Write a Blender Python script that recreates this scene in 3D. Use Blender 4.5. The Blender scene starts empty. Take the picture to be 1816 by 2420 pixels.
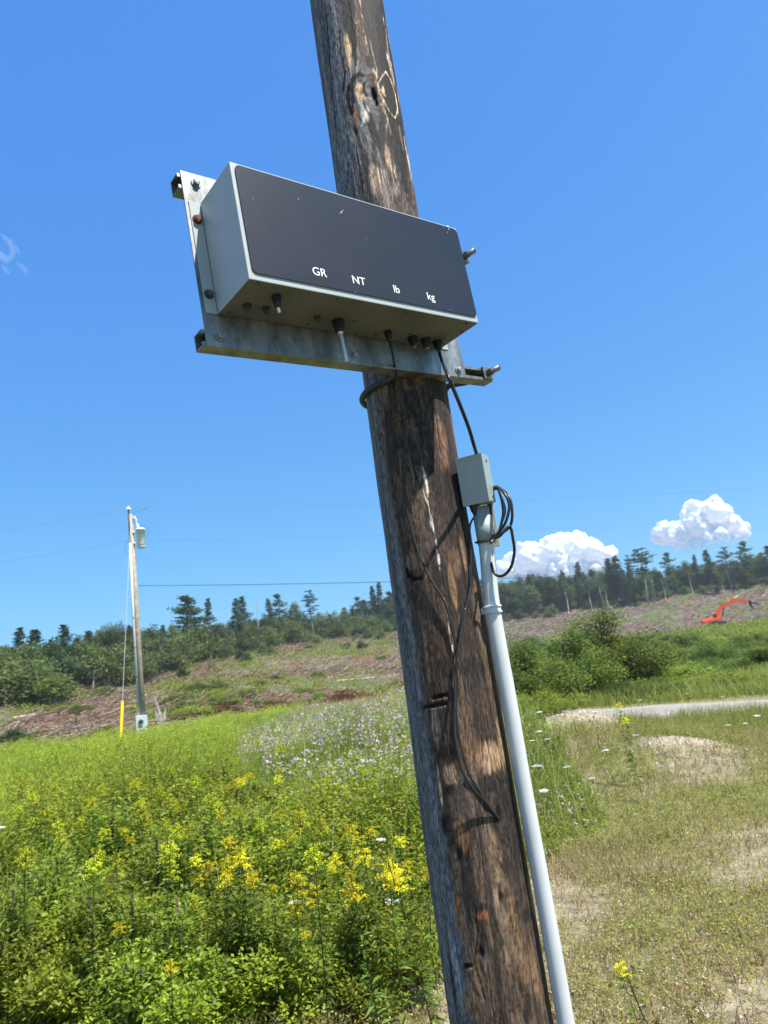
import bpy, bmesh, math, random
import numpy as np
from mathutils import Vector, Matrix
random.seed(7); RNG = np.random.default_rng(11)
rad = math.radians
# ------------------------------------------------------------------ camera, sky, sun
scene = bpy.context.scene
PITCH, ROLL, FPX = rad(12.4), rad(7.7), 1750.0        # photo is 1816 x 2420
EYE = np.array([0, 0, 1.6])
_f = np.array([0, math.cos(PITCH), math.sin(PITCH)]); _u = np.array([0, -math.sin(PITCH), math.cos(PITCH)]); _r = np.array([1., 0, 0])
CR = math.cos(ROLL)*_r - math.sin(ROLL)*_u; CU = math.sin(ROLL)*_r + math.cos(ROLL)*_u; CF = _f
cam = bpy.data.cameras.new('camera'); camo = bpy.data.objects.new('camera', cam); scene.collection.objects.link(camo)
cam.sensor_fit = 'VERTICAL'; cam.sensor_height = 36.0; cam.lens = FPX/2420*36
cam.clip_start = 0.05; cam.clip_end = 20000
camo.matrix_world = Matrix([[CR[0], CU[0], -CF[0], EYE[0]], [CR[1], CU[1], -CF[1], EYE[1]], [CR[2], CU[2], -CF[2], EYE[2]], [0, 0, 0, 1]])
cam.dof.use_dof = True; cam.dof.focus_distance = 2.1; cam.dof.aperture_fstop = 26.0/4.0
scene.camera = camo
SUN_EL = rad(61); SUN_AZ = math.atan2(0.836, -0.549)   # azimuth from +Y towards +X
SUN_D = np.array([math.sin(SUN_AZ)*math.cos(SUN_EL), math.cos(SUN_AZ)*math.cos(SUN_EL), math.sin(SUN_EL)])
world = bpy.data.worlds.new('World'); scene.world = world; world.use_nodes = True
wn = world.node_tree; wn.nodes.clear()
sky = wn.nodes.new('ShaderNodeTexSky'); sky.sky_type = 'NISHITA'; sky.sun_disc = False
sky.sun_elevation = SUN_EL; sky.sun_rotation = SUN_AZ; sky.air_density = 1.0; sky.dust_density = 0.6; sky.ozone_density = 2.0; sky.altitude = 100
EXPO = 0.9
# daylight sky graded per channel (deeper blue, less glare near the horizon)
sep = wn.nodes.new('ShaderNodeSeparateColor'); com = wn.nodes.new('ShaderNodeCombineColor'); bg = wn.nodes.new('ShaderNodeBackground'); wo = wn.nodes.new('ShaderNodeOutputWorld')
wn.links.new(sky.outputs[0], sep.inputs[0]); SKY_S = 0.12
for i, (am, gm) in enumerate(((.315, .78), (.66, .62), (.985, .24))):
    m1 = wn.nodes.new('ShaderNodeMath'); m1.operation = 'MULTIPLY'; m1.inputs[1].default_value = .1784
    m2 = wn.nodes.new('ShaderNodeMath'); m2.operation = 'POWER'; m2.inputs[1].default_value = gm
    m3 = wn.nodes.new('ShaderNodeMath'); m3.operation = 'MULTIPLY'; m3.inputs[1].default_value = am/2**EXPO/SKY_S
    wn.links.new(sep.outputs[i], m1.inputs[0]); wn.links.new(m1.outputs[0], m2.inputs[0]); wn.links.new(m2.outputs[0], m3.inputs[0]); wn.links.new(m3.outputs[0], com.inputs[i])
bg.inputs['Strength'].default_value = SKY_S
wn.links.new(com.outputs[0], bg.inputs['Color']); wn.links.new(bg.outputs[0], wo.inputs['Surface'])
sl = bpy.data.lights.new('sun', 'SUN'); sl.energy = 5.0; sl.angle = rad(0.53); sl.color = (1, .95, .87)
so = bpy.data.objects.new('sun', sl); scene.collection.objects.link(so)
so.rotation_euler = Vector(SUN_D).to_track_quat('Z', 'Y').to_euler(); so.location = (5, -5, 20)
scene.view_settings.view_transform = 'Standard'; scene.view_settings.look = 'None'; scene.view_settings.gamma = 1; scene.view_settings.exposure = EXPO
scene.cycles.max_bounces = 12; scene.cycles.transmission_bounces = 12; scene.cycles.diffuse_bounces = 10; scene.cycles.transparent_max_bounces = 24; scene.cycles.volume_bounces = 4

# ------------------------------------------------------------------ geometry of the view (to find where things stand)
def ray(px, py):
    d = CF + (px-908)/FPX*CR - (py-1210)/FPX*CU
    return d/np.linalg.norm(d)
def proj(P):
    d = np.asarray(P) - EYE; z = d@CF; z = np.where(np.abs(z) < 1e-6, 1e-6, z)
    return np.where(z > 0, 908+FPX*(d@CR)/z, -1e6), np.where(z > 0, 1210-FPX*(d@CU)/z, -1e6)
def at(px, py, dist):
    v = ray(px, py); return EYE + v*(dist/math.hypot(v[0], v[1]))
def bear(px, py):
    v = ray(px, py); return v[0]/v[1]

# ------------------------------------------------------------------ scene helpers
COL = scene.collection
def link(o, parent=None):
    COL.objects.link(o)
    if parent is not None: o.parent = parent
    return o
def tag(o, label=None, cat=None, group=None, kind=None):
    if label: o['label'] = label
    if cat: o['category'] = cat
    if group: o['group'] = group
    if kind: o['kind'] = kind
    return o
def empty(name, loc, label, cat, group=None, rot=None):
    o = bpy.data.objects.new(name, None); link(o); o.empty_display_size = .1
    o.location = loc
    if rot is not None: o.rotation_euler = rot
    return tag(o, label, cat, group)
def set_smooth(me, v=True):
    me.polygons.foreach_set('use_smooth', [v]*len(me.polygons))
def obj_bm(name, bm, mat, parent=None, smooth=False):
    me = bpy.data.meshes.new(name); bm.normal_update(); bm.to_mesh(me); bm.free()
    if mat: me.materials.append(mat)
    set_smooth(me, smooth)
    return link(bpy.data.objects.new(name, me), parent)
def np_mesh(name, V, faces, mat, parent=None, col=None, smooth=False, nv=4, uv=None):
    """V (n,3), faces (m,nv) int"""
    me = bpy.data.meshes.new(name); V = np.ascontiguousarray(V, dtype=np.float32); F = np.ascontiguousarray(faces, dtype=np.int32)
    me.vertices.add(len(V)); me.vertices.foreach_set('co', V.ravel())
    me.loops.add(F.size); me.loops.foreach_set('vertex_index', F.ravel())
    me.polygons.add(len(F)); me.polygons.foreach_set('loop_start', np.arange(0, F.size, F.shape[1], dtype=np.int32))
    me.polygons.foreach_set('loop_total', np.full(len(F), F.shape[1], dtype=np.int32))
    me.polygons.foreach_set('use_smooth', np.full(len(F), smooth))
    if col is not None:
        a = me.color_attributes.new('Col', 'FLOAT_COLOR', 'POINT')
        c = np.ones((len(V), 4), dtype=np.float32); c[:, :col.shape[1]] = col; a.data.foreach_set('color', c.ravel())
    me.update(calc_edges=True)
    if mat: me.materials.append(mat)
    return link(bpy.data.objects.new(name, me), parent)
def copy_tree(o, parent=None):
    c = o.copy(); COL.objects.link(c)
    if parent is not None: c.parent = parent
    for ch in list(o.children): copy_tree(ch, c)
    return c
def box(bm, x0, x1, y0, y1, z0, z1, bev=0, seg=2, M=None):
    r = bmesh.ops.create_cube(bm, size=1); vs = r['verts']
    bmesh.ops.transform(bm, matrix=Matrix.Translation(((x0+x1)/2, (y0+y1)/2, (z0+z1)/2)) @ Matrix.Diagonal((x1-x0, y1-y0, z1-z0, 1)), verts=vs)
    if bev > 0:
        es = list({e for v in vs for e in v.link_edges})
        rr = bmesh.ops.bevel(bm, geom=es, offset=bev, segments=seg, affect='EDGES', profile=.5); vs = list({v for f in rr['faces'] for v in f.verts} | {v for v in vs if v.is_valid})
    if M is not None: bmesh.ops.transform(bm, matrix=M, verts=[v for v in vs if v.is_valid])
    return vs
def cyl(bm, p0, p1, r0, r1=None, seg=16, cap=True):
    r1 = r0 if r1 is None else r1
    p0 = Vector(p0); p1 = Vector(p1); d = p1-p0; L = d.length
    r = bmesh.ops.create_cone(bm, cap_ends=cap, segments=seg, radius1=r0, radius2=r1, depth=L)
    M = Matrix.Translation((p0+p1)/2) @ d.to_track_quat('Z', 'Y').to_matrix().to_4x4()
    bmesh.ops.transform(bm, matrix=M, verts=r['verts']); return r['verts']
def smooth_path(pts, n=8):
    P = [Vector(p) for p in pts]; out = []
    for i in range(len(P)-1):
        a = P[max(i-1, 0)]; b = P[i]; c = P[i+1]; d = P[min(i+2, len(P)-1)]
        for k in range(n):
            t = k/n; out.append(0.5*((2*b)+(c-a)*t+(2*a-5*b+4*c-d)*t*t+(3*b-a-3*c+d)*t**3))
    out.append(P[-1]); return out
def tube(bm, pts, r, seg=8, cap=True):
    P = [Vector(p) for p in pts]; n = len(P); rs = r if hasattr(r, '__len__') else [r]*n
    up = Vector((.13, .31, 1)).normalized(); rings = []; prev = None
    for i, p in enumerate(P):
        t = (P[min(i+1, n-1)]-P[max(i-1, 0)]).normalized()
        if prev is None:
            a = t.cross(up)
            if a.length < 1e-4: a = t.cross(Vector((1, 0, 0)))
        else: a = prev - t*prev.dot(t)
        a.normalize(); prev = a; b = t.cross(a)
        rings.append([bm.verts.new(p + (a*math.cos(2*math.pi*k/seg)+b*math.sin(2*math.pi*k/seg))*rs[i]) for k in range(seg)])
    for i in range(n-1):
        for k in range(seg):
            bm.faces.new((rings[i][k], rings[i][(k+1) % seg], rings[i+1][(k+1) % seg], rings[i+1][k]))
    if cap:
        bm.faces.new(rings[0][::-1]); bm.faces.new(rings[-1])
def NB(): return bmesh.new()

# ------------------------------------------------------------------ materials
def new_mat(name):
    m = bpy.data.materials.new(name); m.use_nodes = True; nt = m.node_tree
    b = nt.nodes['Principled BSDF']; return m, nt, b
def N(nt, t, **kw):
    n = nt.nodes.new(t)
    for k, v in kw.items(): setattr(n, k, v)
    return n
def simple(name, c, rough=.5, metal=0, noise=.0, scale=20, bump=0, spec=.5, c2=None):
    m, nt, b = new_mat(name)
    b.inputs['Roughness'].default_value = rough; b.inputs['Metallic'].default_value = metal; b.inputs['Specular IOR Level'].default_value = spec
    tc = N(nt, 'ShaderNodeTexCoord'); nz = N(nt, 'ShaderNodeTexNoise'); nz.inputs['Scale'].default_value = scale; nz.inputs['Detail'].default_value = 6
    nt.links.new(tc.outputs['Object'], nz.inputs['Vector'])
    rp = N(nt, 'ShaderNodeValToRGB'); c = np.array(c); c2 = c*(1-noise) if c2 is None else np.array(c2)
    rp.color_ramp.elements[0].position = .3; rp.color_ramp.elements[1].position = .7
    rp.color_ramp.elements[0].color = (*c2, 1); rp.color_ramp.elements[1].color = (*(np.clip(c*(1+noise), 0, 1)), 1)
    nt.links.new(nz.outputs['Fac'], rp.inputs[0]); nt.links.new(rp.outputs[0], b.inputs['Base Color'])
    if bump:
        bp = N(nt, 'ShaderNodeBump'); bp.inputs['Strength'].default_value = bump; bp.inputs['Distance'].default_value = .002
        nt.links.new(nz.outputs['Fac'], bp.inputs['Height']); nt.links.new(bp.outputs[0], b.inputs['Normal'])
    return m
def leaf_mat(name, transl=.35, rough=.5, spec=.35, vr=(.75, 1.25), hr=(.485, .515)):
    m, nt, b = new_mat(name); out = nt.nodes['Material Output']
    at_ = N(nt, 'ShaderNodeAttribute'); at_.attribute_name = 'Col'
    oi = N(nt, 'ShaderNodeObjectInfo'); hv = N(nt, 'ShaderNodeHueSaturation'); mr = N(nt, 'ShaderNodeMapRange')
    mr.inputs['To Min'].default_value = vr[0]; mr.inputs['To Max'].default_value = vr[1]
    nt.links.new(oi.outputs['Random'], mr.inputs['Value']); nt.links.new(mr.outputs[0], hv.inputs['Value'])
    mh = N(nt, 'ShaderNodeMapRange'); mh.inputs['To Min'].default_value = hr[0]; mh.inputs['To Max'].default_value = hr[1]
    nt.links.new(oi.outputs['Random'], mh.inputs['Value']); nt.links.new(mh.outputs[0], hv.inputs['Hue'])
    nt.links.new(at_.outputs['Color'], hv.inputs['Color'])
    nt.links.new(hv.outputs[0], b.inputs['Base Color']); b.inputs['Roughness'].default_value = rough; b.inputs['Specular IOR Level'].default_value = spec
    tr = N(nt, 'ShaderNodeBsdfTranslucent'); mx = N(nt, 'ShaderNodeMixShader'); mx.inputs[0].default_value = transl
    nt.links.new(hv.outputs[0], tr.inputs['Color']); nt.links.new(b.outputs[0], mx.inputs[1]); nt.links.new(tr.outputs[0], mx.inputs[2])
    nt.links.new(mx.outputs[0], out.inputs['Surface']); return m
def attr_mat(name, rough=.8, spec=.3, nscale=200, nmix=.3, bump=.3, bdist=.002, stretch=(1, 1, 1)):
    m, nt, b = new_mat(name)
    a = N(nt, 'ShaderNodeAttribute'); a.attribute_name = 'Col'
    tc = N(nt, 'ShaderNodeTexCoord'); mp = N(nt, 'ShaderNodeMapping'); mp.inputs['Scale'].default_value = stretch
    nz = N(nt, 'ShaderNodeTexNoise'); nz.inputs['Scale'].default_value = nscale; nz.inputs['Detail'].default_value = 8; nz.inputs['Roughness'].default_value = .65
    nt.links.new(tc.outputs['Object'], mp.inputs[0]); nt.links.new(mp.outputs[0], nz.inputs['Vector'])
    mr = N(nt, 'ShaderNodeMapRange'); mr.inputs['From Min'].default_value = .3; mr.inputs['From Max'].default_value = .7; mr.inputs['To Min'].default_value = 1-nmix; mr.inputs['To Max'].default_value = 1+nmix
    nt.links.new(nz.outputs['Fac'], mr.inputs['Value'])
    vm = N(nt, 'ShaderNodeVectorMath', operation='SCALE'); nt.links.new(a.outputs['Color'], vm.inputs[0]); nt.links.new(mr.outputs[0], vm.inputs['Scale'])
    nt.links.new(vm.outputs[0], b.inputs['Base Color']); b.inputs['Roughness'].default_value = rough; b.inputs['Specular IOR Level'].default_value = spec
    if bump:
        bp = N(nt, 'ShaderNodeBump'); bp.inputs['Strength'].default_value = bump; bp.inputs['Distance'].default_value = bdist
        nt.links.new(nz.outputs['Fac'], bp.inputs['Height']); nt.links.new(bp.outputs[0], b.inputs['Normal'])
    return m
def galv_mat(name, c=(.46, .48, .49), dirt=.5):
    m, nt, b = new_mat(name); b.inputs['Metallic'].default_value = .88; b.inputs['Roughness'].default_value = .5
    tc = N(nt, 'ShaderNodeTexCoord'); v = N(nt, 'ShaderNodeTexVoronoi'); v.inputs['Scale'].default_value = 90
    nz = N(nt, 'ShaderNodeTexNoise'); nz.inputs['Scale'].default_value = 9; nz.inputs['Detail'].default_value = 8; nz.inputs['Roughness'].default_value = .7
    mp = N(nt, 'ShaderNodeMapping'); mp.inputs['Scale'].default_value = (1.6, 1, .5)
    nt.links.new(tc.outputs['Object'], v.inputs['Vector']); nt.links.new(tc.outputs['Object'], mp.inputs[0]); nt.links.new(mp.outputs[0], nz.inputs['Vector'])
    r1 = N(nt, 'ShaderNodeMapRange'); r1.inputs['To Min'].default_value = .88; r1.inputs['To Max'].default_value = 1.12; nt.links.new(v.outputs['Color'], r1.inputs['Value'])
    rp = N(nt, 'ShaderNodeValToRGB'); rp.color_ramp.elements[0].position = .36; rp.color_ramp.elements[1].position = .62
    c = np.array(c); rp.color_ramp.elements[0].color = (*(c*(1-dirt)*np.array([1, .96, .85])), 1); rp.color_ramp.elements[1].color = (*c, 1)
    nt.links.new(nz.outputs['Fac'], rp.inputs[0])
    vm = N(nt, 'ShaderNodeVectorMath', operation='SCALE'); nt.links.new(rp.outputs[0], vm.inputs[0]); nt.links.new(r1.outputs[0], vm.inputs['Scale'])
    nt.links.new(vm.outputs[0], b.inputs['Base Color'])
    rr = N(nt, 'ShaderNodeMapRange'); rr.inputs['To Min'].default_value = .35; rr.inputs['To Max'].default_value = .65; nt.links.new(nz.outputs['Fac'], rr.inputs['Value']); nt.links.new(rr.outputs[0], b.inputs['Roughness'])
    bp = N(nt, 'ShaderNodeBump'); bp.inputs['Strength'].default_value = .15; bp.inputs['Distance'].default_value = .001; nt.links.new(nz.outputs['Fac'], bp.inputs['Height']); nt.links.new(bp.outputs[0], b.inputs['Normal'])
    return m
M_GALV = galv_mat('galvanised_steel', (.36, .375, .38), .62); M_GALV_D = galv_mat('dull_steel', (.22, .23, .22), .6)
M_BOX = simple('grey_paint', (.37, .40, .40), .42, noise=.05, scale=14, bump=.05)
M_PANEL = simple('smoked_panel', (.021, .019, .026), .32, noise=.18, scale=5, c2=(.015, .018, .024))
M_WHITE = simple('white_print', (.85, .86, .85), .5)
M_BLACK = simple('black_plastic', (.012, .012, .013), .42, noise=.2)
M_CABLE = simple('black_cable', (.016, .017, .018), .38, noise=.3, scale=60)
M_CABLE_W = simple('worn_cable', (.012, .012, .012), .6, noise=.6, scale=40, c2=(.005, .005, .006))
M_GREYPL = simple('grey_plastic', (.035, .035, .03), .6, noise=.2)
M_UB = simple('shaded_steel_rod', (.035, .035, .034), .5, metal=.4, noise=.3)  # U bolt rod colour darkened, its shade painted in
M_ALU = simple('dull_aluminium', (.55, .57, .58), .35, metal=.8, noise=.1)
M_RUST = simple('rust', (.16, .05, .025), .8, noise=.4, scale=120, bump=.3, c2=(.05, .018, .012))
M_PVC = simple('white_pvc', (.60, .61, .60), .42, noise=.02, scale=9, c2=(.53, .54, .53))
M_PVC2 = simple('grey_pvc', (.28, .33, .32), .45, noise=.06, scale=8)
M_ORANGE = simple('orange_paint', (.85, .12, .012), .4, noise=.08, scale=2)
M_DARK = simple('dark_machine_steel', (.03, .03, .032), .6, noise=.3, scale=3)
M_GLASS = simple('cab_glass', (.03, .04, .05), .08, noise=.0)
M_YEL = simple('yellow_plastic', (.85, .58, .01), .45, noise=.05)
M_PORC = simple('glazed_porcelain', (.75, .76, .75), .15)
M_TANKW = simple('tank_paint', (.72, .76, .75), .35, noise=.04, scale=4)
M_STREAK = simple('rust_streak', (.20, .20, .16), .6, noise=.2)
M_FARWOOD = simple('weathered_pole_wood', (.34, .28, .215), .85, noise=.3, scale=6)
M_WIRE = simple('wire', (.16, .19, .22), .6)
M_LEAF = leaf_mat('leaf', .55); M_NEEDLE = leaf_mat('needles', .25, .7, .15, (.8, 1.5), (.48, .52)); M_TREE = leaf_mat('tree_leaves', .4, .6, .25, (.6, 1.35), (.47, .52)); M_PETAL = leaf_mat('petals', .25, .7, .1); M_GRASS = leaf_mat('grass_blades', .45, .6, .2)
M_BARK = attr_mat('bark', .9, .2, 6, .35, .4, .03); M_STICK = attr_mat('dead_wood', .9, .2, 5, .3, .3, .02)
M_STONE = attr_mat('stones', .85, .3, 60, .25, .4, .004)

# ------------------------------------------------------------------ numpy noise
def vnoise(x, y, seed=0, perx=0):
    r = np.random.default_rng(seed); T = r.random((256, 256)).astype(np.float32)
    xi = np.floor(x).astype(np.int64); yi = np.floor(y).astype(np.int64); fx = x-xi; fy = y-yi
    fx = fx*fx*(3-2*fx); fy = fy*fy*(3-2*fy)
    if perx: x0 = xi % perx; x1 = (xi+1) % perx
    else: x0 = xi & 255; x1 = (xi+1) & 255
    y0 = yi & 255; y1 = (yi+1) & 255
    return (T[x0, y0]*(1-fx)+T[x1, y0]*fx)*(1-fy)+(T[x0, y1]*(1-fx)+T[x1, y1]*fx)*fy
def fbm(x, y, seed=0, o=4, g=.5):
    s = 0; a = 1; t = 0
    for i in range(o): s = s+a*vnoise(x*2**i, y*2**i, seed+i); t += a; a *= g
    return s/t
def sstep(a, b, x): t = np.clip((x-a)/(b-a), 0, 1); return t*t*(3-2*t)
def inpoly(X, Y, poly):
    c = np.zeros(X.shape, bool); n = len(poly)
    for i in range(n):
        x1, y1 = poly[i]; x2, y2 = poly[(i+1) % n]
        if y1 == y2: continue
        c ^= ((y1 > Y) != (y2 > Y)) & (X < (x2-x1)*(Y-y1)/(y2-y1)+x1)
    return c

# ------------------------------------------------------------------ terrain
PXT = [0, 300, 500, 650, 800, 1200, 1500, 1800]
_tb = [bear(x, 1600) for x in PXT]
_dt = [105, 120, 150, 175, 195, 225, 235, 240]
_sl = [.046, .033, .050, .056, .057, .053, .050, .047]
_ds = [44, 44, 46, 60, 75, 110, 165, 185]
def treeline(t): return np.interp(t, _tb, _dt)
MOUNDS = [(at(850, 1800, 12.5)[:2], .30, 2.6), (at(1080, 1800, 12.0)[:2], .16, 2.0), (at(1300, 1760, 11.5)[:2], .24, 1.0), (at(1405, 1740, 11.8)[:2], .26, .55), (at(1640, 1800, 10.2)[:2], .20, .6), (at(1480, 1830, 9.8)[:2], .14, .8),
          (at(480, 2100, 8.5)[:2], .25, 2.2)]
def terr(x, y):
    x = np.asarray(x, float); y = np.asarray(y, float); r = np.hypot(x, y)
    front = sstep(-.1, .5, y/np.maximum(r, 1e-6)); t = np.clip(x/np.maximum(y, 1e-3), _tb[0]-.1, _tb[-1]+.1); t = np.where(y <= 0, np.sign(x)*.55, t)
    Dt = np.interp(t, _tb, _dt); zt = Dt*np.interp(t, _tb, _sl)+1.6; Ds = np.interp(t, _tb, _ds)
    low = 2.3*np.clip((r-50)/130, 0, 1)
    g = np.clip((r-Ds)/(Dt-Ds), 0, 1)
    z = np.maximum(low*np.clip(t*3+.2, 0, 1), 0)*(1-g)+zt*g**1.15 + np.clip(r-Dt, 0, 90)*.12
    z = z*front
    und = (fbm(x*.06+40, y*.06+40, 3, 3)-.5)*np.clip((r-45)/50, 0, 1)*2.2*front
    z = z+und+(fbm(x*.35+9, y*.35+9, 5, 3)-.5)*.16*np.clip(r/6, 0, 1)
    for (c, h, s) in MOUNDS: z = z+h*np.exp(-((x-c[0])**2+(y-c[1])**2)/(2*s*s))
    return z
def G(px, py, lo=1.5, hi=400):
    v = ray(px, py); h = math.hypot(v[0], v[1]); rr = np.geomspace(lo, hi, 1500)
    P = EYE[None]+v[None]*(rr/h)[:, None]; below = P[:, 2] < terr(P[:, 0], P[:, 1])
    i = int(np.argmax(below)) if below.any() else len(rr)-1
    p = P[i].copy(); p[2] = terr(p[0], p[1]); return p
def onground(x, y, dz=0): return np.array([x, y, float(terr(x, y))+dz])

LUSH = [(-900, 1745), (650, 1690), (930, 1600), (1250, 1650), (1330, 1760), (1437, 1951), (1311, 2030), (1050, 2140), (876, 2235), (667, 2315), (540, 2370), (450, 2420), (100, 2520), (-900, 2700)]
angs = np.concatenate([np.linspace(-.72, .72, 800), np.linspace(.72, 2*math.pi-.72, 202)[1:-1]])
rads = np.concatenate([[.25], np.geomspace(.5, 20, 330), np.geomspace(20.3, 400, 320), np.geomspace(410, 950, 12)])
A, Rr = np.meshgrid(angs, rads); X = np.sin(A)*Rr; Y = np.cos(A)*Rr; Z = terr(X, Y)
def ground_color(X, Y):
    Zc = terr(X, Y); PX, PY = proj(np.stack([X, Y, Zc], -1)); r = np.hypot(X, Y)
    n1 = fbm(X*1.3+50, Y*1.3+50, 21, 5, .6); n2 = fbm(X*.25+50, Y*.25+50, 31, 4); n3 = fbm(X*7+50, Y*7+50, 41, 3)
    soil = np.array([.27, .23, .155]); tan = np.array([.36, .27, .17]); green = np.array([.15, .20, .035]); brown = np.array([.15, .125, .10]); red = np.array([.15, .08, .05])
    k = (np.clip(sstep(.38, .55, n1)+.9*sstep(9, 13, r), 0, 1)*.9)[..., None]; C = soil*(.65+.6*n3[..., None])*(1-k)+np.array([.19, .18, .075])*k
    lush = (inpoly(PX, PY, LUSH) & (r < 60))[..., None]; C = np.where(lush, green*(.6+.8*n1[..., None]), C)
    for (c, h, s) in MOUNDS[3:5]:
        d = np.exp(-((X-c[0])**2+(Y-c[1])**2)/(2*(s*.8)**2))[..., None]*(.8*n1[..., None]+.5); d = sstep(.42, .6, d); C = C*(1-d)+tan*(.75+.5*n3[..., None])*d
    far = sstep(22, 30, r)[..., None]; t = X/np.maximum(Y, .01)
    sl = sstep(38, 46, np.where(t < .03, r, (r-90)*.6))[..., None]
    gm = sstep(np.where((t < -.1) & (r < 78), .6, .53), np.where((t < -.1) & (r < 78), .7, .63), n2)[..., None]
    mid = np.array([.06, .09, .025])*(.7+.6*n1[..., None]); C = C*(1-far)+mid*far
    nb = fbm(X*.5+80, Y*.5+80, 61, 4)[..., None]
    slash = (brown*(1-sstep(.45, .6, nb))+red*sstep(.45, .6, nb))*(.6+.9*n3[..., None])
    slash = slash*(1-gm*.85)+np.array([.07, .11, .025])*gm*.85
    C = C*(1-sl)+slash*sl
    C = np.where((r < 3.0)[..., None], np.array([.075, .07, .045]), C)  # unseen ground round the camera darkened to cut bounce light from below
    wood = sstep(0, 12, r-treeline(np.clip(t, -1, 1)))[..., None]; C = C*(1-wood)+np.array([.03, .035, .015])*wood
    return C
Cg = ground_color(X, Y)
na, nr = len(angs), len(rads)
idx = np.arange(nr*na).reshape(nr, na); i0 = idx[:-1]; i1 = idx[1:]
F = np.stack([i0, i1, np.roll(i1, -1, 1), np.roll(i0, -1, 1)], -1).reshape(-1, 4)[:, ::-1]
Vg = np.stack([X, Y, Z], -1).reshape(-1, 3)
M_GROUND = attr_mat('ground_soil', .95, .1, 9, .45, .9, .03)
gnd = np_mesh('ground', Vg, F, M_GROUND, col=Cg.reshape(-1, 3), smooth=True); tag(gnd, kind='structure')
# close the centre
bm = NB(); bmesh.ops.create_circle(bm, cap_ends=True, segments=24, radius=.3); c0 = obj_bm('ground_centre', bm, M_GROUND); c0.location = (0, 0, float(terr(0, 0))-.004); c0.name = 'ground'; tag(c0, kind='structure')
c0.data.color_attributes.new('Col', 'FLOAT_COLOR', 'POINT').data.foreach_set('color', [.25, .22, .16, 1]*len(c0.data.vertices))

# gravel road
def make_road():
    ctr = []
    a = G(1816, 1669); b = G(1470, 1686); d = (b-a)/np.linalg.norm((b-a)[:2])
    a2 = a-d*25; b = b+(b-a)*.15; c = b+(b-a)*.75+np.array([0, .4, 0])
    P = smooth_path([(*a2[:2], 0), (*a[:2], 0), (*b[:2], 0), (*c[:2], 0)], 60)
    P = np.array([list(p)[:2] for p in P]); T = np.gradient(P, axis=0); T /= np.linalg.norm(T, axis=1)[:, None]; Nn = np.stack([-T[:, 1], T[:, 0]], 1)
    ws = np.linspace(-1.4, 1.4, 28); wob = .12*(fbm(np.arange(len(P))*.3+3, np.zeros(len(P)), 9, 3)-.5)
    Q = P[:, None, :]+Nn[:, None, :]*(ws[None, :, None]*(1+wob[:, None, None])); Zr = terr(Q[..., 0], Q[..., 1])
    Zr = (Zr.mean(1, keepdims=True)+.05-.03*(ws[None]/1.4)**8*2); V = np.concatenate([Q, Zr[..., None]], -1)
    n, m = Q.shape[:2]; I = np.arange(n*m).reshape(n, m); FF = np.stack([I[:-1, :-1], I[1:, :-1], I[1:, 1:], I[:-1, 1:]], -1).reshape(-1, 4)
    nz = fbm(Q[..., 0]*6, Q[..., 1]*6, 71, 3)[..., None]; tr = (np.exp(-((np.abs(ws)-.75)/.3)**2))[None, :, None]
    C = np.array([.275, .255, .22])*(.65+.6*nz)*(1+.15*tr)
    # clusters of green on the crown and edges
    e = sstep(.78, .98, nz+.25*(np.abs(ws)/1.4)[None, :, None]**4); C = C*(1-e*.5)+np.array([.15, .17, .07])*e*.5
    o = np_mesh('road', V.reshape(-1, 3), FF, attr_mat('road_gravel', .95, .1, 40, .3, .5, .01), col=C.reshape(-1, 3), smooth=True); tag(o, kind='structure')
make_road()
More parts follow.
